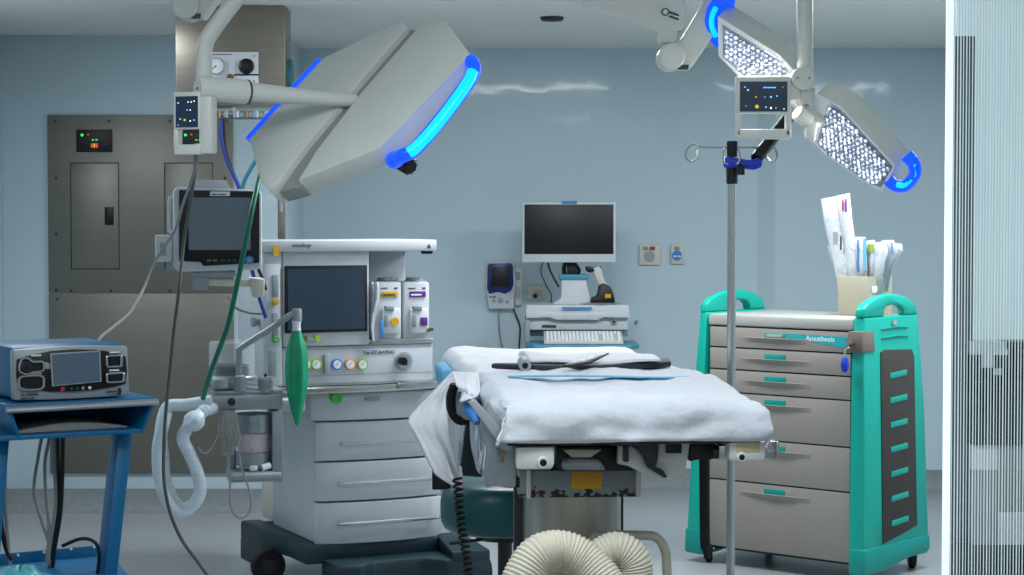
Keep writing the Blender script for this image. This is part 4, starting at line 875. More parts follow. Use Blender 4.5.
m = MB(); c = fd(.0, -.072, zl0-.01); m.lathe(c-V((0, 0, .075)), (0, 0, 1), [(0, .004), (.008, .014), (.03, .018), (.06, .013), (.068, .006)], 20); m.tube([c-V((0, 0, .01)), c+V((.002, -.004, .02)), c+fd.u*.02+V((0, 0, .035))], .005, 8, m='cart_top'); tag(m.build('key_fob', 'clamp_blue'), 'blue key fob hanging from the lock of the drawer cart', 'key')
# beige box with sterile packs on the cart
ztop = hz(319)
DB0 = .25; ab0 = fd.az(838, 300, DB0)[0]; fx = Fr(fd(ab0, DB0, 0)[:2], (fd.u.x, fd.u.y)); wb = .155; db = .21; zt2 = fx.az(838, 276)[1]
t = thing('supply_box', fx(wb/2, db/2, ztop+.001), 'open beige box standing on top of the drawer cart', 'box')
m = MB(); zb2 = ztop+.0015
fx.block(m, 0, wb, zb2, zt2, 0, .006, .002); fx.block(m, 0, wb, zb2, zt2, db-.006, db, .002); fx.block(m, 0, .006, zb2, zt2, .006, db-.006); fx.block(m, wb-.006, wb, zb2, zt2, .006, db-.006); fx.block(m, .006, wb-.006, zb2, zb2+.006, .006, db-.006)
m.build('carton', 'box_beige', t)
m = MB(); m.prism([fx(.125, -.003, zt2-.06), fx(.165, -.003, zt2-.06), fx(.165, -.003, zb2+.03), fx(.125, -.003, zb2+.03)], -fx.v*.002)
m2 = MB(); fx.block(m2, wb+.0005, wb+.003, zb2+.10, zb2+.13, .03, .13, .001); m2.build('label', 'white_label', t)
def pack(px, dd, lb, wdt=.05, mk='pack_plastic', marks=()):
    """outline in pixels; a thin pouch standing in the box"""
    dd = dd*1.1+.05; p3 = [fx.q(x, y, dd) for x, y in px]; c = p3[0]; nseg = len(p3)//2
    L = p3[:nseg]; R = p3[nseg:][::-1]; m = MB(); k = 8; rows = []
    for i in range(nseg):
        for j in range(k+1):
            f = j/k; p = L[i].lerp(R[i], f); p = p-fx.v*(.010*math.sin(PI*f)*(1-.5*abs(i/(nseg-1)-.5))+.003*math.sin(i*2.1+j)); rows.append(p)
    m.add(rows, [(i*(k+1)+j, i*(k+1)+j+1, (i+1)*(k+1)+j+1, (i+1)*(k+1)+j) for i in range(nseg-1) for j in range(k)])
    o = m.build('sterile_pack', mk, solid=.004, smooth=70); tag(o, lb, 'medical pack')
    for (x0, x1, y0, y1, kk) in marks:
        mm = MB(); mm.prism([fx.q(x, y, dd-.016) for x, y in [(x0, y0), (x1, y0), (x1, y1), (x0, y1)]], fx.v*.002); mm.build('printed_mark', kk, o)
    return o
pack([(821, 199), (824, 220), (829, 245), (834, 265), (840, 300), (852, 300), (849, 262), (846, 240), (842, 218), (838, 196)], .05, 'tall white paper pouch leaning left in the beige box', marks=[(833, 837, 232, 244, 'plastic_grey')])
pack([(836, 196), (840, 220), (844, 245), (848, 268), (852, 300), (862, 300), (857, 262), (855, 240), (852, 218), (850, 193)], .04, 'tall clear pouch with red print behind the white one', marks=[(842, 843.5, 200, 211, 'red'), (845, 846.5, 199, 212, 'purple'), (840, 841.5, 236, 250, 'text_dark')])
pack([(828, 246), (831, 258), (835, 268), (840, 285), (843, 285), (840, 268), (836, 255), (830, 245)], .06, 'narrow clear strip sticking out at the left of the box', mk='pack_clear')
pack([(855, 237), (856, 250), (857, 262), (858, 295), (868, 295), (867, 262), (866, 250), (866, 237)], .03, 'clear pouch with blue stripe in the middle of the box', marks=[(857, 858.5, 240, 272, 'gauge_blue'), (863, 866, 238, 270, 'stripe_blue')])
pack([(865, 241), (866, 252), (867, 262), (868, 295), (877, 295), (877, 262), (877, 252), (875, 240)], .045, 'clear pouch with green square label', marks=[(868, 874, 244, 252, 'lime')])
pack([(874, 243), (875, 252), (874, 262), (874, 295), (883, 295), (885, 262), (888, 252), (886, 241)], .03, 'crumpled clear pouch right of the green label', mk='pack_plastic')
pack([(882, 240), (882, 252), (879, 262), (877, 292), (884, 292), (890, 266), (898, 252), (894, 240)], .05, 'clear pouch leaning right over the box edge', mk='pack_clear', marks=[(891, 892.3, 243, 254, 'gauge_blue')])
pack([(893, 243), (891, 252), (886, 264), (881, 292), (888, 292), (893, 264), (903, 250), (902, 244)], .07, 'small crumpled clear pouch furthest right in the box')
m = MB(); p = P(855, 292, 8.7); 
# ================================================================ IV pole
YI = 7.0; q = lambda x, y, yy=YI: P(x, y, yy); x0 = q(731.5, 300).x; s = SC(YI)
t = thing('iv_pole', (x0, YI, 0), 'chrome infusion pole with blue clamp and wire hooks in front of the drawer cart', 'iv pole')
m = MB(); m.cyl((x0, YI, .08), (x0, YI, q(731, 181).z), 4.3*s, seg=24); m.build('pole', 'steel', t)
m = MB(); m.cyl((x0, YI, q(731, 184).z), (x0, YI, q(731, 168).z), 5.6*s, 6*s, 24, None, .002); m.build('collar', 'black', t)
m = MB(); m.cyl((x0, YI, q(731, 169).z), (x0, YI, q(731, 150).z), 3*s); m.build('inner_pole', 'steel', t)
m = MB(); m.cyl((x0, YI, q(731, 157).z), (x0, YI, q(731, 141).z), 5.2*s, 5.6*s, 24, None, .002); m.build('cap', 'black', t)
m = MB(); m.prism([q(x, y, YI-.035) for x, y in [(724, 157), (730, 156), (738, 158), (750, 160), (759, 157), (763, 161), (762, 167), (755, 170), (742, 168), (725, 168)]], (0, .06, 0), .008); cl = m.build('clamp', 'clamp_blue', t)
m = MB(); m.cyl(q(741, 166, YI-.05), q(741, 175, YI-.05), .012, .014, 16, None, .002); m.cyl(q(741, 165, YI-.02), q(741, 167, YI-.045), .008); m.build('clamp_screw', 'black', cl)
m = MB(); m.cyl(q(756, 159, YI-.02), q(789, 117, YI+.12), .022, .022, 20, None, .003); m.build('handle', 'black', t)
wz = q(731, 147.5)
for sg, pts in ((-1, [(731, 147.5), (705, 147.5), (699, 147), (697.5, 153), (697, 158), (691, 162), (686, 158), (686, 151), (690, 146), (696, 144)]), (1, [(731, 147.5), (758, 147.5), (764, 147), (766, 153), (767, 158), (772, 162), (777, 157), (776, 150), (772, 146)])):
    m = MB(); m.tube([q(x, y, YI-.002*i) for i, (x, y) in enumerate(pts)], .0035, 8); m.build('hook', 'steel', t)
m = MB(); m.tube([q(725, 148, YI-.02), q(723, 153, YI-.05), q(724, 162, YI-.07), q(728, 164, YI-.06)], .003, 8); m.build('hook', 'steel', t)
m = MB(); m.tube([q(737, 148, YI-.02), q(740, 153, YI-.05), q(739, 162, YI-.07), q(736, 164, YI-.06)], .003, 8); m.build('hook', 'steel', t)
for k in range(5):
    a = 2*PI*k/5+.3; d = V((math.cos(a), math.sin(a), 0)); m = MB(); m.tube([V((x0, YI, .11)), V((x0, YI, .10))+d*.12, V((x0, YI, .075))+d*.27], .014, 12, 4); m.build('leg', 'steel', t)
    m = MB(); c = V((x0, YI, .03))+d*.27; e = d.cross(V((0, 0, 1))); m.cyl(c-e*.012, c+e*.012, .03, bev=.003); m.cyl(c, c+V((0, 0, .05)), .008); m.build('caster', 'rubber', t)
m = MB(); m.lathe((x0, YI, .085), (0, 0, 1), [(0, .03), (.04, .03), (.06, .02)], 20); m.build('hub', 'steel', t)

# ================================================================ operating table
ft = Fr((-.012, 5.0), (.995, .105)); TZ = 1.128; TW = .650; TL = 2.02
t = thing('operating_table', ft(.33, .8, 0), 'operating table on a steel column with rusty yellow-labelled housing', 'operating table')
m = MB(); ft.block(m, 0, TW, TZ-.108, TZ-.088, .0, TL, .006); tt = m.build('table_top', 'black', t)
m = MB(); ft.block(m, .015, TW-.015, TZ-.088, TZ-.012, .02, TL, .03); m.build('mattress', 'vinyl_teal', t)
m = MB(); ft.block(m, -.03, -.005, TZ-.12, TZ-.09, .1, 1.0, .003); m.build('side_rail', 'steel', t)
m = MB(); ft.block(m, TW+.008, TW+.03, TZ-.12, TZ-.09, .25, 1.0, .003); m.build('side_rail', 'steel', t)
def socket(px0, px1, py0, py1, hx, hy, r, yel):
    m = MB(); a0, a1, z0, z1 = ft.rc(px0, px1, py0, py1, .0); A = [(a0, z0+.004), (a0, z1), (a1, z1), (a1, z0+.012), (a1-.008, z0), (a0+.01, z0)]
    m.prism([ft(a, -.0, z) for a, z in A], ft.v*.16, .007); h = m.build('leg_plate_socket', 'lamp_white', t)
    m = MB(); p = ft.q(hx, hy, -.004); m.cyl(p-ft.v*.006, p+ft.v*.03, r*SC(5), seg=24, bev=.002); m.cyl(p-ft.v*.0065, p-ft.v*.001, r*.6*SC(5), seg=20, m='black'); m.build('bore', 'lamp_white', h)
    if yel: m = MB(); ft.pb(m, 737, 760, 444, 452, -.0015, .002, .0005); lab(m.build('worn_label', 'tan_label', h), 'worn yellowish label')
socket(516, 554.5, 447.5, 470, 543, 462.5, 6, False); socket(729, 766, 442, 461.5, 741.5, 457, 5, True)
m = MB(); ft.pb(m, 719, 731, 445, 460, .03, .06, .004); m.cyl(ft.q(712, 452, .06), ft.q(731, 452, .06), .018, m='dark_metal'); m.build('socket_shaft', 'steel', t)
m = MB(); m.prism([ft.q(x, y, .1) for x, y in [(766, 440), (778, 442), (779, 456), (776, 458), (775, 448), (766, 452)]], ft.v*.02, .002); ft.pb(m, 776.5, 779.5, 442, 459, .08, .06, .001); m.build('accessory_bracket', 'steel', t)
# underside: motor, plates, levers
m = MB(); ft.pb(m, 556, 642, 446.5, 472, .3, .5, .01); m.prism([ft.q(x, y, .2) for x, y in [(555, 447), (640, 447), (652, 460), (640, 471), (560, 471)]], ft.v*.05, .003); m.build('tilt_mechanism', 'black', t)
m = MB(); m.prism([ft.q(x, y, .14) for x, y in [(563, 449.5), (602, 449.5), (591, 457.5), (572, 457.5)]], ft.v*.05, .003); m.build('tilt_cover', 'beige_paint', t)
m = MB(); a = ft.q(584, 465, .34); m.prism([ft.q(x, y, .16) for x, y in [(565, 458), (600, 458), (608, 471), (562, 471)]], ft.v*.1, .012); m.build('motor', 'grey_metal', t)
yc = 5.32; fcn = Fr(P(520, 480, yc)[:2], (.998, .06))
m = MB(); fcn.pb(m, 519, 641, 470.5, 498, 0, .3, .004); hsg = m.build('column_housing', 'rusted_enamel', t)
m = MB(); fcn.pb(m, 526.5, 531, 470.5, 498.5, -.006, .006, .001); fcn.pb(m, 636, 641, 470, 496.5, -.006, .006, .001); m.build('edge_trim', 'lamp_white', hsg)
m = MB(); fcn.pb(m, 571.5, 602, 471.5, 489, -.003, .003, .0005); yl = m.build('warning_label', 'yellow', hsg); lab(yl, 'yellow warning label')
for k, y in enumerate((475, 479, 483)): marks([7, 4, 5], fcn.q(574, y, -.0035), fcn.u, (0, 0, 1), .009, 'orange', yl)
m = MB(); m.prism([fcn.q(x, y, .02) for x, y in [(521, 498), (622, 498), (622, 640), (521, 640)]], fcn.v*.26, .03, seg=4); 
zc0 = .12; c = fcn.q(571, 520, .15); rx = 50*SC(yc+.15)
m = MB(); vs_ = []; nn = 40
for z in (zc0, P(571, 498, yc).z): 
    for k in range(nn): a = 2*PI*k/nn; vs_.append(V((c.x+rx*abs(math.cos(a))**.6*(1 if math.cos(a) > 0 else -1), c.y+.13*abs(math.sin(a))**.6*(1 if math.sin(a) > 0 else -1), z)))
m.add(vs_, [(k, (k+1) % nn, nn+(k+1) % nn, nn+k) for k in range(nn)]); m.build('column', 'steel_column', t, smooth=50)
m = MB(); fcn.pb(m, 514.5, 523, 468, 640, .1, .06, .002); m.build('column_guide', 'dark_metal', t); m = MB(); fcn.pb(m, 616, 623.5, 497, 640, .1, .05, .002); m.build('column_guide', 'dark_metal', t)
m = MB(); m.prism([V((c.x-.3, yc-.05, .02)), V((c.x+.3, yc-.05, .02)), V((c.x+.3, yc+1.0, .02)), V((c.x-.3, yc+1.0, .02))], (0, 0, .1), .03); m.build('base', 'beige_paint', t)
# white end brackets right of the column
m = MB(); m.prism([ft.q(x, y, .12) for x, y in [(619, 446), (632, 446), (640, 452), (646, 463), (655, 472), (640, 472), (628, 466), (618, 464)]], ft.v*.03, .003); m.build('end_bracket', 'lamp_white', t)
m = MB(); m.prism([ft.q(x, y, .12) for x, y in [(659, 443), (690, 442), (687, 462), (685, 474), (662, 480), (652, 474), (657, 462)]], ft.v*.03, .003); eb = m.build('end_bracket', 'lamp_white', t)
m = MB(); ft.pb(m, 666, 682, 442, 453.5, .112, .01, .003); m.build('slot', 'black', eb)
m = MB(); ft.pb(m, 624, 629, 444, 462, .1, .02, .002); m.build('guide_pin', 'dark_metal', t)
m = MB(); m.prism([ft.q(x, y, .09) for x, y in [(632, 441), (658, 441), (657, 455), (655, 468), (663, 470), (668, 478), (664, 478), (648, 468), (644, 458), (637, 449)]], ft.v*.03, .004); m.build('release_lever', 'dark_metal', t)
m = MB(); m.prism([ft.q(x, y, .14) for x, y in [(690, 443), (731, 441), (731, 455), (713, 457), (712, 460), (697, 460), (690, 462)]], ft.v*.04, .004); m.build('end_mechanism', 'black', t)
m = MB(); m.tube([ft.q(704, 455, .17), ft.q(704.5, 500, .17), ft.q(705, 540, .17), ft.q(707, 558, .17)], .018, 10, 6, flat=.45, rf=lambda i, k: .0185*(1 if i < k-4 else .6)); m.build('strap', 'rubber', t)
# left side: clamp, strap loop, bracket plate, drapes
m = MB(); m.prism([ft.q(x, y, .02) for x, y in [(484, 407), (490, 402), (500, 418), (520, 441), (517, 447), (516, 486), (512, 489), (497, 486), (486, 488), (485, 470), (487, 450), (480, 430)]], ft.v*.03, .004); m.build('side_bracket', 'grey_metal', t)
m = MB(); m.prism([ft.q(x, y, .005) for x, y in [(468, 402), (476, 400), (512, 442), (512, 450), (502, 452), (496, 440)]], ft.v*.02, .003); m.build('side_arm', 'plastic_grey', t)
m = MB(); p = ft.q(502.5, 452, -.0); m.cyl(p, ft.q(502.5, 463, 0), .004); m.cyl(ft.q(502.5, 451, 0), ft.q(502.5, 455, 0), .008, seg=12); m.build('latch_pin', 'brass', t)
m = MB(); ft.pb(m, 508, 520, 478, 488, .1, .08, .003); m.build('motor_block', 'black', t)
def hang(name, k, L, R, Y, bulge, lb, cat, solid=.004, par=None, nv=24, wr=.006, sd=0, st=0):
    L = [P(*p[:2], p[2] if len(p) > 2 else Y) for p in L]; L = L if st else catmull(L, 6); R = catmull([P(*p[:2], p[2] if len(p) > 2 else Y) for p in R], 6); n = 12
    def samp(c, f): f = f*(len(c)-1); i = min(int(f), len(c)-2); return c[i].lerp(c[i+1], f-i)
    def fn(a, b):
        p = samp(L, b).lerp(samp(R, b), a); w_ = noise.noise(V((a*3+sd, b*4, sd)))*wr*2+noise.noise(V((a*9+sd, b*3, 5)))*wr
        return p+V((0, -bulge*math.sin(PI*a)*(.4+.6*b)+w_, 0))
    m = MB(); m.sheet(fn, 16, nv); o = m.build(name, k, par, solid=solid, smooth=70)
    if not par: tag(o, lb, cat)
    return o
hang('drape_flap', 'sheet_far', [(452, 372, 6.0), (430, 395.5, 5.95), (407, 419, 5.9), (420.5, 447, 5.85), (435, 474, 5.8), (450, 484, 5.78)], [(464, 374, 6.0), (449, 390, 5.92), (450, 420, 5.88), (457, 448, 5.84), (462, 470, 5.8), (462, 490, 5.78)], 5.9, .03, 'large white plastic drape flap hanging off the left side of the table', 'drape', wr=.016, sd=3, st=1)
hang('drape_flap', 'pack_clear', [(448, 418, 5.75), (450, 440, 5.75), (456, 462, 5.75)], [(466, 405, 5.7), (464, 435, 5.7), (461, 465, 5.72)], 5.75, .02, 'translucent plastic flap behind the dark strap ring', 'drape', solid=.002, wr=.006, sd=5)
hang('drape_flap', 'pack_clear', [(470, 420, 5.5), (471, 445, 5.5), (477, 470, 5.5)], [(483, 430, 5.45), (484, 448, 5.45), (482, 474, 5.45)], 5.45, .03, 'translucent plastic flap beside the grey side bracket', 'drape', solid=.002, wr=.01, sd=7)
m = MB(); m.prism([P(x, y, 5.8) for x, y in [(467, 412), (474, 430), (483, 478), (460, 476), (459, 462), (463, 440)]], (0, .03, 0), .01); tag(m.build('leg_support_pad', 'dark_teal'), 'dark green pad hanging under the left edge of the table', 'pad')
m = MB(); m.tube([P(x, y, 5.6+i*.01) for i, (x, y) in enumerate([(455, 384), (451, 396), (452, 410), (459, 419), (470, 417), (476, 408)])], .017, 12, 6, flat=.5); tag(m.build('strap_ring', 'rubber'), 'black curved strap ring on the left side of the table', 'strap')
m = MB(); m.cyl(P(464, 402, 5.7), P(461, 404, 5.62), .04, .035, 28, None, .004); m.cyl(P(474, 406, 5.6), P(468, 410, 5.55), .026, .03, 20, None, .004); tag(m.build('side_clamp', 'grey_metal'), 'round grey accessory clamp inside the black strap ring', 'clamp')
m = MB(); m.tube([P(465, 405, 5.5), P(469, 409, 5.48), P(474, 416, 5.45), P(477, 423, 5.43)], .016, 12, 6, rf=lambda i, k: .008+.008*math.sin(PI*min(1, i/k+.1))); tag(m.build('blue_wrap', 'gauge_blue', smooth=60), 'bright blue plastic wrap tip under the sheet corner', 'wrap')
hang('sheet_corner', 'sheet_far', [(452, 372, 5.75), (456, 384, 5.6), (462, 392, 5.55), (460, 402, 5.5)], [(478, 372, 5.7), (480, 390, 5.5), (475, 398, 5.45), (466, 398, 5.45)], 5.5, .04, 'bunched white sheet corner over the strap ring', 'sheet', wr=.02, sd=9)
# sheets on the table
def bedsheet(name, k, d0, d1, ovl, ovr, ovf, ztop, lb, wr, sd, par=None, far=0, thick=.006, nu=90, nv=90, humps=(), aL=0., aR=0.):
    def fn(u, v):
        a = -ovl+(TW+ovl+ovr)*u; d = d0-ovf+(d1-d0+ovf)*v
        oa = max(0, -a, a-TW); od = max(0, d0-d)
        aa = min(max(a, 0-0), TW); dd = max(d, d0)
        over = math.sqrt(oa*oa+od*od) if oa and od else oa+od
        e = .02; edge = min(aa, TW-aa, dd-d0+(0 if ovf else 1))
        z = ztop-over-(.012*(1-min(1, edge/e))**2 if over == 0 else .012)
        outn = .014*min(1, over/.02)
        aa += (-outn if a < 0 else outn if a > TW else 0); dd -= outn if od else 0
        if over == 0: aa, dd = a, d
        wn = noise.noise(V((a*5+sd, d*4, over*14)))*wr+noise.noise(V((a*16+sd, d*7, over*30)))*wr*.45+abs(noise.noise(V((a*3+d*5, a*2-d*3+sd, 2))))*wr*.8
        z += wn*(1 if over == 0 else .3); dd -= wn*(1.3 if od else 0); aa += (1 if a > TW else -1 if a < 0 else 0)*wn*1.3
        for (ha, hd, sa, sd_, hh) in humps: z += hh*math.exp(-((a-ha)/sa)**2-((d-hd)/sd_)**2)
        return ft(aa+aL*v, dd, z)
    m = MB(); m.sheet(fn, nu, nv); return tag(m.build(name, k, smooth=80, solid=thick), lb, 'sheet') if not par else m.build(name, k, par, smooth=80, solid=thick)
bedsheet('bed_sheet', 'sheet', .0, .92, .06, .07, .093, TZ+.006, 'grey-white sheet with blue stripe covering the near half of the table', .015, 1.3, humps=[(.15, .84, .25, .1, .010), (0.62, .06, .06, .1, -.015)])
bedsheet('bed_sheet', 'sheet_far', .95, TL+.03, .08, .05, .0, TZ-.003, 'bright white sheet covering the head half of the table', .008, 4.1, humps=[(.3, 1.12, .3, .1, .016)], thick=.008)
# blue stripe, a ribbon woven on the near sheet
m = MB(); m.sheet(lambda u, v: ft(.06+.54*u, .53+.05*v+.03*u*u-.03*math.sin(u*PI), TZ+.022+.004*math.sin(u*5)-.004*u), 40, 2); tag(m.build('sheet_ribbon', 'ribbon_blue', solid=.002), 'thin light blue ribbon lying across the sheet', 'ribbon')
# dark strap and rolled instrument between the sheets
m = MB(); m.prism([ft(a, d, TZ+.012) for a, d in [(.05, .97), (.15, .90), (.3, .84), (.42, .87), (.60, .98), (.62, 1.12), (.60, 1.15), (.45, 1.0), (.25, .94), (.15, .97)]], V((0, 0, .018)), .005); tag(m.build('body_strap', 'text_dark'), 'dark grey body strap lying folded between the two sheets', 'strap')
m = MB(); a = ft(.135, .80, TZ+.034); m.cyl(a, a+ft.v*.14+V((.01, 0, 0)), .018, seg=28, bev=.003); m.cyl(a-ft.v*.001, a+ft.v*.01, .009, seg=18, m='black'); tag(m.build('wrapped_roll', 'plastic_grey'), 'small grey roll seen end-on between the sheets', 'roll')
m = MB(); m.sheet(lambda u, v: ft(.16+.40*u, .93+.30*v-.05*math.sin(u*PI), TZ+.034+.016*math.sin(PI*v)*(1-.3*u)+.004*math.sin(u*9+v*3)), 30, 12); tag(m.build('folded_towel', 'sheet_far', solid=.006), 'folded white cloth over the dark strap', 'cloth')
m = MB(); m.prism([ft(a, d, z) for a, d, z in [(.24, .78, TZ+.03), (.30, .84, TZ+.04), (.40, .92, TZ+.056), (.33, .83, TZ+.034), (.27, .79, TZ+.028)]], V((0, 0, .006)), .001); tag(m.build('buckle', 'dark_metal'), 'dark metal strap buckle sticking out on the sheet', 'buckle')
# blue pillow corner on the far left
m = MB(); m.prism([ft(a, 1.85, z) for a, z in [(-.055, TZ-.10), (-.06, TZ-.04), (-.045, TZ-.03), (-.02, TZ-.03), (-.02, TZ-.10)]], -ft.v*.35, .012); tag(m.build('head_pad', 'stripe_blue'), 'light blue pad edge under the white sheet at the head end', 'pad')
m = MB(); m.prism([P(x, y, 5.9) for x, y in [(432, 468), (440, 472), (451, 482), (451, 488), (446, 490), (432, 490)]], (0, .05, 0), .004); tag(m.build('control_box', 'black'), 'small black box hanging under the white drape flap', 'control box')
# coiled cord
m = MB(); pts = [P(457, 478, 5.6), P(459, 500, 5.6), P(462, 530, 5.6), P(467, 560, 5.6), P(470, 600, 5.6)]; base_ = resample(catmull(pts, 12), .0016); n = len(base_)
m.tube([p+V((math.cos(i*.62)*.012, math.sin(i*.62)*.012, 0)) for i, p in enumerate(base_)], .0038, 6, 0); tag(m.build('coiled_cord', 'rubber', smooth=80), 'black coiled cord hanging down left of the table column', 'cord')
# rolling stool
c = P(505, 515, 6.9); c = V((c.x, 6.9, 0)); zs = P(505, 489, 6.72).z; zl = P(505, 538, 6.72).z
t = thing('rolling_stool', c, 'round dark teal padded stool half hidden behind the table column', 'stool')
m = MB(); r = (505-440)*SC(6.9); m.lathe((c.x, c.y, zl), (0, 0, 1), [(0, r*.86), (.012, r*.94), (.035, r*.99), (.06, r*1.0), (.10, r*1.0), (zs-zl-.035, r*.97), (zs-zl-.012, r*.92), (zs-zl, r*.82), (zs-zl+.004, .02)], 56); m.build('seat', 'vinyl_teal', t, smooth=70)
m = MB(); m.lathe((c.x, c.y, zl-.03), (0, 0, 1), [(0, .1), (.03, .12)], 28); m.build('seat_plate', 'black', t)
m = MB(); m.cyl((c.x, c.y, .1), (c.x, c.y, zl-.02), .025); m.tube([V((c.x, c.y, zl-.02)), V((c.x-.12, c.y-.1, zl-.025)), V((c.x-.19, c.y-.12, zl-.03))], .006, 8); m.build('gas_lift', 'dark_metal', t)
for k in range(5):
    a = 2*PI*k/5+.5; d = V((math.cos(a), math.sin(a), 0)); m = MB(); m.tube([V((c.x, c.y, .12)), V((c.x, c.y, .1))+d*.12, V((c.x, c.y, .07))+d*.24], .016, 10, 4); m.build('leg', 'dark_metal', t)
    m = MB(); cc = V((c.x, c.y, .026))+d*.24; e = d.cross(V((0, 0, 1))); m.cyl(cc-e*.015, cc+e*.015, .026, bev=.003); m.build('caster', 'rubber', t)
# warming hoses and beige frame
def ribbed(pts, r, k, lb, pitch, amp=.075):
    m = MB(); n = 6; m.tube(pts, r, 40, 10, step=pitch/n, rf=lambda i, nn: r*(1-amp/2+amp/2*math.cos(2*PI*i/n))); return tag(m.build('air_hose', k, smooth=80), lb, 'hose')
ribbed([P(498, 668, 4.82), P(512, 620, 4.8), P(521, 583, 4.8), P(537, 557, 4.82), P(560, 551, 4.84), P(582, 560, 4.84), P(603, 582, 4.82), P(622, 612, 4.8), P(640, 668, 4.78)], 21.5*SC(4.8), 'hose_beige', 'thick beige ribbed air hose arching in the foreground', .0088)
ribbed([P(580, 640, 5.15), P(585, 590, 5.12), P(595, 562, 5.1), P(614, 549, 5.1), P(630, 556, 5.1), P(636, 576, 5.1), P(634, 640, 5.1)], 18*SC(5.1), 'hose_beige', 'second beige ribbed air hose curled behind the first one', .008)
zf = 0
t = thing('warming_unit', (P(600, 600, 4.95).x, 5.0, .0), 'beige floor-standing frame and unit carrying the ribbed air hoses', 'warming unit')
m = MB(); m.tube([P(590, 700, 5.22), P(590, 560, 5.22), P(594, 539, 5.22), P(604, 535.5, 5.22), P(645, 535.5, 5.22), P(657, 538, 5.22), P(664, 548, 5.22), P(667, 570, 5.22), P(670, 700, 5.22)], .0125, 14, 6); m.build('carry_frame', 'beige_paint', t)
xw = P(520, 300, 4.8).x; xw2 = P(672, 300, 5.1).x; zw = P(600, 655, 5.0).z
m = MB(); m.box(xw-.05, xw2, 4.68, 5.26, .05, zw, .03); m.build('case', 'beige_paint', t)
for a, b in ((xw, 4.74), (xw2-.05, 4.74), (xw, 5.2), (xw2-.05, 5.2)): m = MB(); m.cyl((a, b, 0), (a, b, .055), .02); m.build('foot', 'rubber', t)

# ================================================================ blue electrosurgical unit on its trolley
fe = Fr(P(14, 400, 6.4)[:2], (.86, .51)); s = SC(6.5)
zE = fe.az(14, 402)[1]; zEt = fe.az(14, 349)[1]; EW = fe.az(128, 370)[0]
t = thing('electrosurgical_unit', fe(EW/2, .18, zE), 'blue medical unit with silver front, screen and four sockets, on the blue trolley', 'medical device')
m = MB(); fe.block(m, .004, EW-.004, zE+.006, zEt+.004, .02, .40, .012); m.build('case', 'blue', t)
m = MB(); n = 10; zc = (zE+zEt)/2; hh = (zEt-zE)/2
pts = []
for k in range(n+1): f = k/n; pts.append(fe(EW*f, -.012*math.sin(PI*f), zEt+.006*math.sin(PI*f)-.003))
for k in range(n+1): f = 1-k/n; pts.append(fe(EW*f+(.006 if k == 0 else 0), -.012*math.sin(PI*f), zE+.004-.003*math.sin(PI*f)))
m.prism(pts, fe.v*.045, .008); fr_o = m.build('front_frame', 'silver_plastic', t)
def E(f, g, d=-.014): return fe(EW*f, d-.0105*math.sin(PI*f), zE+(zEt-zE)*g)
m = MB(); bp_ = [(.02, .80), (.10, .86), (.3, .94), (.5, .96), (.7, .94), (.9, .86), (.975, .78), (.985, .5), (.97, .25), (.85, .20), (.7, .17), (.5, .155), (.3, .17), (.12, .24), (.03, .30), (.015, .5)]
m.prism([E(f, g, -.003) for f, g in bp_], -fe.v*.004, .001); bk = m.build('front_panel', 'black', fr_o)
m = MB(); m.prism([E(.295, .90, -.0085), E(.735, .925, -.0085), E(.745, .32, -.0085), E(.31, .27, -.0085)], -fe.v*.004, .001); sb = m.build('screen_frame', 'plastic_grey', bk)
m = MB(); m.prism([E(.31, .875, -.0128), E(.722, .90, -.0128), E(.73, .345, -.0128), E(.325, .30, -.0128)], -fe.v*.002); m.build('screen', 'esu_screen', sb)
def ring(pts, r, k, par, name, inner):
    m = MB(); P3 = [E(f, g, -.010) for f, g in pts]; m.tube(P3+[P3[0], P3[1]], r, 8, 2); o = m.build(name, k, par)
    m = MB(); m.prism([E(f, g, -.0075) for f, g in inner], -fe.v*.003); m.build('socket_face', 'black', o); return o
def rr_(f0, f1, g0, g1, c=.25):
    if 1:
        cx_, cy_, ax_, ay_ = (f0+f1)/2, (g0+g1)/2, (f1-f0)/2, (g1-g0)/2; e_ = .3 if c < .3 else .55
        return [(cx_+ax_*math.copysign(abs(math.cos(q))**e_, math.cos(q)), cy_+ay_*math.copysign(abs(math.sin(q))**e_, math.sin(q))) for q in [2*PI*k/24+.01 for k in range(24)]]
    df = (f1-f0)*c; dg = (g1-g0)*c*1.4; return [(f0+df, g0), (f1-df, g0), (f1, g0+dg), (f1, g1-dg), (f1-df, g1), (f0+df, g1), (f0, g1-dg), (f0, g0+dg)]
ring([(.04, .66), (.06, .80), (.11, .82), (.15, .75), (.23, .75), (.245, .68), (.235, .57), (.15, .55), (.10, .53), (.05, .57)], .0045, 'steel', bk, 'socket', [(.10, .70), (.22, .70), (.22, .60), (.10, .60)])
m = MB(); p = E(.09, .67, -.012); m.cyl(p, p-fe.v*.012, .016, m='dark_metal'); m.cyl(p-fe.v*.004, p-fe.v*.014, .009, m='black'); m.build('jack', 'dark_metal', bk)
ring(rr_(.035, .245, .22, .49, .35), .0045, 'steel', bk, 'socket', rr_(.06, .22, .26, .45, .3))
ring(rr_(.795, .93, .60, .81, .18), .0045, 'steel', bk, 'socket', rr_(.825, .90, .655, .755, .1))
ring(rr_(.795, .95, .30, .47, .18), .0045, 'steel', bk, 'socket', rr_(.815, .93, .345, .43, .1))
for f, k, r in [(.40, 'red', .0075), (.48, 'vinyl_teal', .005), (.53, 'vinyl_teal', .005), (.58, 'plastic_grey', .005), (.64, 'white_label', .005)]:
    p = E(f, .215, -.008); m = MB(); m.cyl(p, p-fe.v*.004, r, seg=16); m.build('button', k, bk)
for f, g in [(.14, .855), (.14, .515), (.82, .86), (.82, .515)]: marks([6], E(f, g, -.009), fe.u, (0, 0, 1), .011, 'text_white', bk)
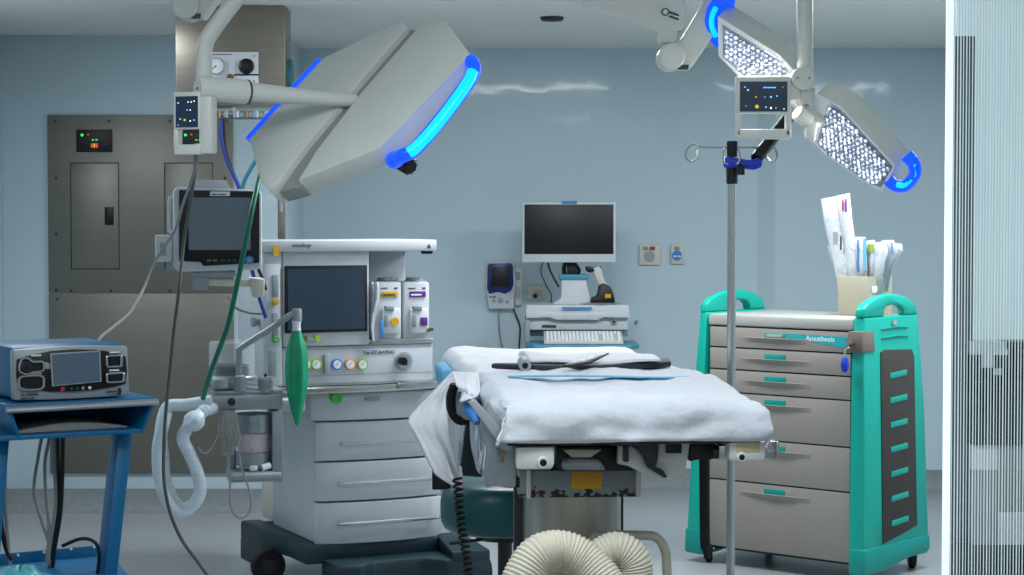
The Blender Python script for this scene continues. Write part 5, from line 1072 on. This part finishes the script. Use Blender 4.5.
m = MB(); m.prism([E(.90, .17, -.006), E(.925, .175, -.006), E(.925, .05, -.006), E(.90, .045, -.006)], -fe.v*.003); m.build('power_switch', 'black', fr_o)
for k, y in enumerate((.12, .05)): marks([3, 9] if k == 0 else [6, 3], E(.05, y, -.010), fe.u, (0, 0, 1), .009, 'text_dark', fr_o)
marks([6, 3], E(.79, .10, -.0085), fe.u, (0, 0, 1), .011, 'text_dark', fr_o)
# trolley
t = thing('equipment_trolley', fe(.25, .25, 0), 'blue metal trolley with open shelf and slanted leg at the left edge', 'trolley')
a0 = fe.az(-22, 410)[0]; TA0 = fe.az(6, 408, -.05)[0]; TA1 = fe.az(158, 403, -.05)[0]; zt1 = fe.az(8, 406, -.05)[1]
m = MB(); fe.block(m, TA0, TA1, zE-.022, zE-.003, -.045, .46, .004); m.build('top_plate', 'blue', t)
m = MB(); p = fe((TA0+TA1)/2, -.05, zt1-.008); m.tube([fe(TA0, -.05, zE-.020), fe(TA1, -.05, zE-.018)], .0125, 12, 0, flat=.8); m.build('front_bar', 'grey_metal', t)
zlo = fe.az(6, 441, -.03)[1]
m = MB(); fe.block(m, TA0-.01, TA1-.04, zlo, zlo+.015, -.03, .45, .003); m.build('shelf', 'blue', t)
for aa, sg in ((TA0, -1), (TA1, 1)):
    m = MB(); m.hexa([fe(aa-sg*.0, -.05, zE-.006), fe(aa-sg*.0, .45, zE-.006), fe(aa-sg*.045, .45, zlo), fe(aa-sg*.045, -.03, zlo)], [fe(aa-sg*.012, -.05, zE-.006), fe(aa-sg*.012, .45, zE-.006), fe(aa-sg*.057, .45, zlo), fe(aa-sg*.057, -.03, zlo)], .002); m.build('side_panel', 'blue', t)
m = MB(); fe.block(m, TA0, TA1-.04, zlo, zE-.02, .44, .455); m.build('back_panel', 'blue', t)
m = MB(); m.prism([fe(TA0+.04+(TA1-TA0-.12)*k/10, .02, zlo+.016) for k in (0, 10)]+[fe(TA0+.04+(TA1-TA0-.12)*k/10, .02, zlo+.02+.022*math.sin(PI*k/10)) for k in range(10, -1, -1)], fe.v*.3, .002); tag(m.build('folded_cloth', 'cable_grey'), 'dark folded cloth lying inside the blue trolley shelf', 'cloth')
aL = fe.az(117, 437, .1)[0]; aR = fe.az(131.5, 437, .1)[0]; bL = fe.az(95, 655, .02)[0]; bR = fe.az(107, 655, .02)[0]; zfl = fe.az(105, 562, .02)[1]
m = MB(); m.hexa([fe(aL, .08, zlo), fe(aR, .08, zlo), fe(aR, .16, zlo), fe(aL, .16, zlo)], [fe(bL, .0, .16), fe(bR, .0, .16), fe(bR, .09, .16), fe(bL, .09, .16)], .004); m.build('leg', 'blue', t)
m = MB(); o_ = fe.az(4, 440, .1)[0]; m.hexa([fe(TA0-.0, .08, zlo), fe(TA0+.05, .08, zlo), fe(TA0+.05, .16, zlo), fe(TA0, .16, zlo)], [fe(TA0-.09, .0, .16), fe(TA0-.04, .0, .16), fe(TA0-.04, .09, .16), fe(TA0-.09, .09, .16)], .004); m.build('leg', 'blue', t)
zt3 = .36; 
f2 = lambda x, y, z: PL(x, y, V((0, 0, z)), V((0, 0, 1)))
zr = fe.az(60, 549, .40)[1]
m = MB(); m.prism([fe(TA0-.12, .40, zr-.08), fe(fe.az(99, 543, .40)[0], .40, zr-.08), fe(fe.az(99, 543, .40)[0], .40, zr), fe(TA0-.12, .40, zr)], fe.v*.012, .002); rp = m.build('rear_panel', 'blue', t)
for x, y in [(18, 554), (44, 551), (71, 548), (94, 546)]: m = MB(); p = fe.q(x, y+1, .398); m.cyl(p, p-fe.v*.004, .0045, seg=10); m.build('screw', 'white_label', rp)
zs3 = zr-.035; m = MB(); m.prism([f2(-15, 560, zs3), f2(98, 546, zs3), f2(112, 556, zs3), f2(133, 580, zs3), f2(104, 650, zs3), f2(-60, 650, zs3)], V((0, 0, -.03)), .003); m.build('lower_shelf', 'blue', t)
for aa in (bL, TA0-.09):
    m = MB(); fe.block(m, aa, aa+.05, .10, .16, -.08, .45, .006); m.build('foot_bar', 'blue', t)
    for d_ in (-.04, .41):
        m = MB(); c = fe(aa+.025, d_, .05); m.cyl(c-fe.u*.015, c+fe.u*.015, .05, bev=.004); m.cyl(c, c+V((0, 0, .06)), .012); m.build('caster', 'rubber', t)
m = MB(); 
def blob(u, v):
    th_ = 2*PI*u; ph = PI*v; r = .085*(1+.25*noise.noise(V((math.cos(th_)*2, math.sin(th_)*2, ph*2))))
    return f2(20, 588, zs3+.07)+V((math.cos(th_)*math.sin(ph)*r*1.1, math.sin(th_)*math.sin(ph)*r, math.cos(ph)*r*.75))
m.sheet(blob, 28, 16); tag(m.build('plastic_bag', 'pack_teal' if 'pack_teal' in MATS else mat('pack_teal', (90, 170, 180), .25, var=.2, scale=30, bump=.6, bscale=40), smooth=80), 'crumpled pale teal plastic bag on the trolley base', 'bag')
for i, (pts, k, r, lb) in enumerate([([(42, 436), (38, 458), (34, 492), (42, 522), (50, 548), (50, 575)], 'cable_grey', .006, 'leftmost grey cable behind the trolley'), ([(50, 436), (45, 462), (46, 495), (49, 530), (47, 560)], 'cable_grey', .006, 'curved grey cable second from left behind the trolley'),
        ([(54, 436), (55, 470), (56, 505), (51, 540), (48, 565)], 'cable_grey', .0075, 'straight grey cable beside the black ones'), ([(58, 436), (58, 480), (57, 520), (52, 550), (49, 570)], 'black', .006, 'thin black cable left of the thick one'), ([(63, 436), (62, 480), (60, 515), (55, 545), (52, 570)], 'black', .008, 'thick black cable behind the trolley'),
        ([(1, 440), (3, 480), (1, 520), (6, 548), (12, 560)], 'black', .008, 'black cable at the very left edge'), ([(6, 445), (5, 490), (7, 530), (11, 575)], 'cable_grey', .006, 'grey cable at the very left edge'), ([(62, 546), (80, 539), (93, 541), (99, 552), (97, 580)], 'black', .006, 'short black cable arching over the trolley base')]):
    cable('power_cable', pts, r, k, lb, Y=6.72 if i < 5 else (6.5 if i < 7 else 6.6))
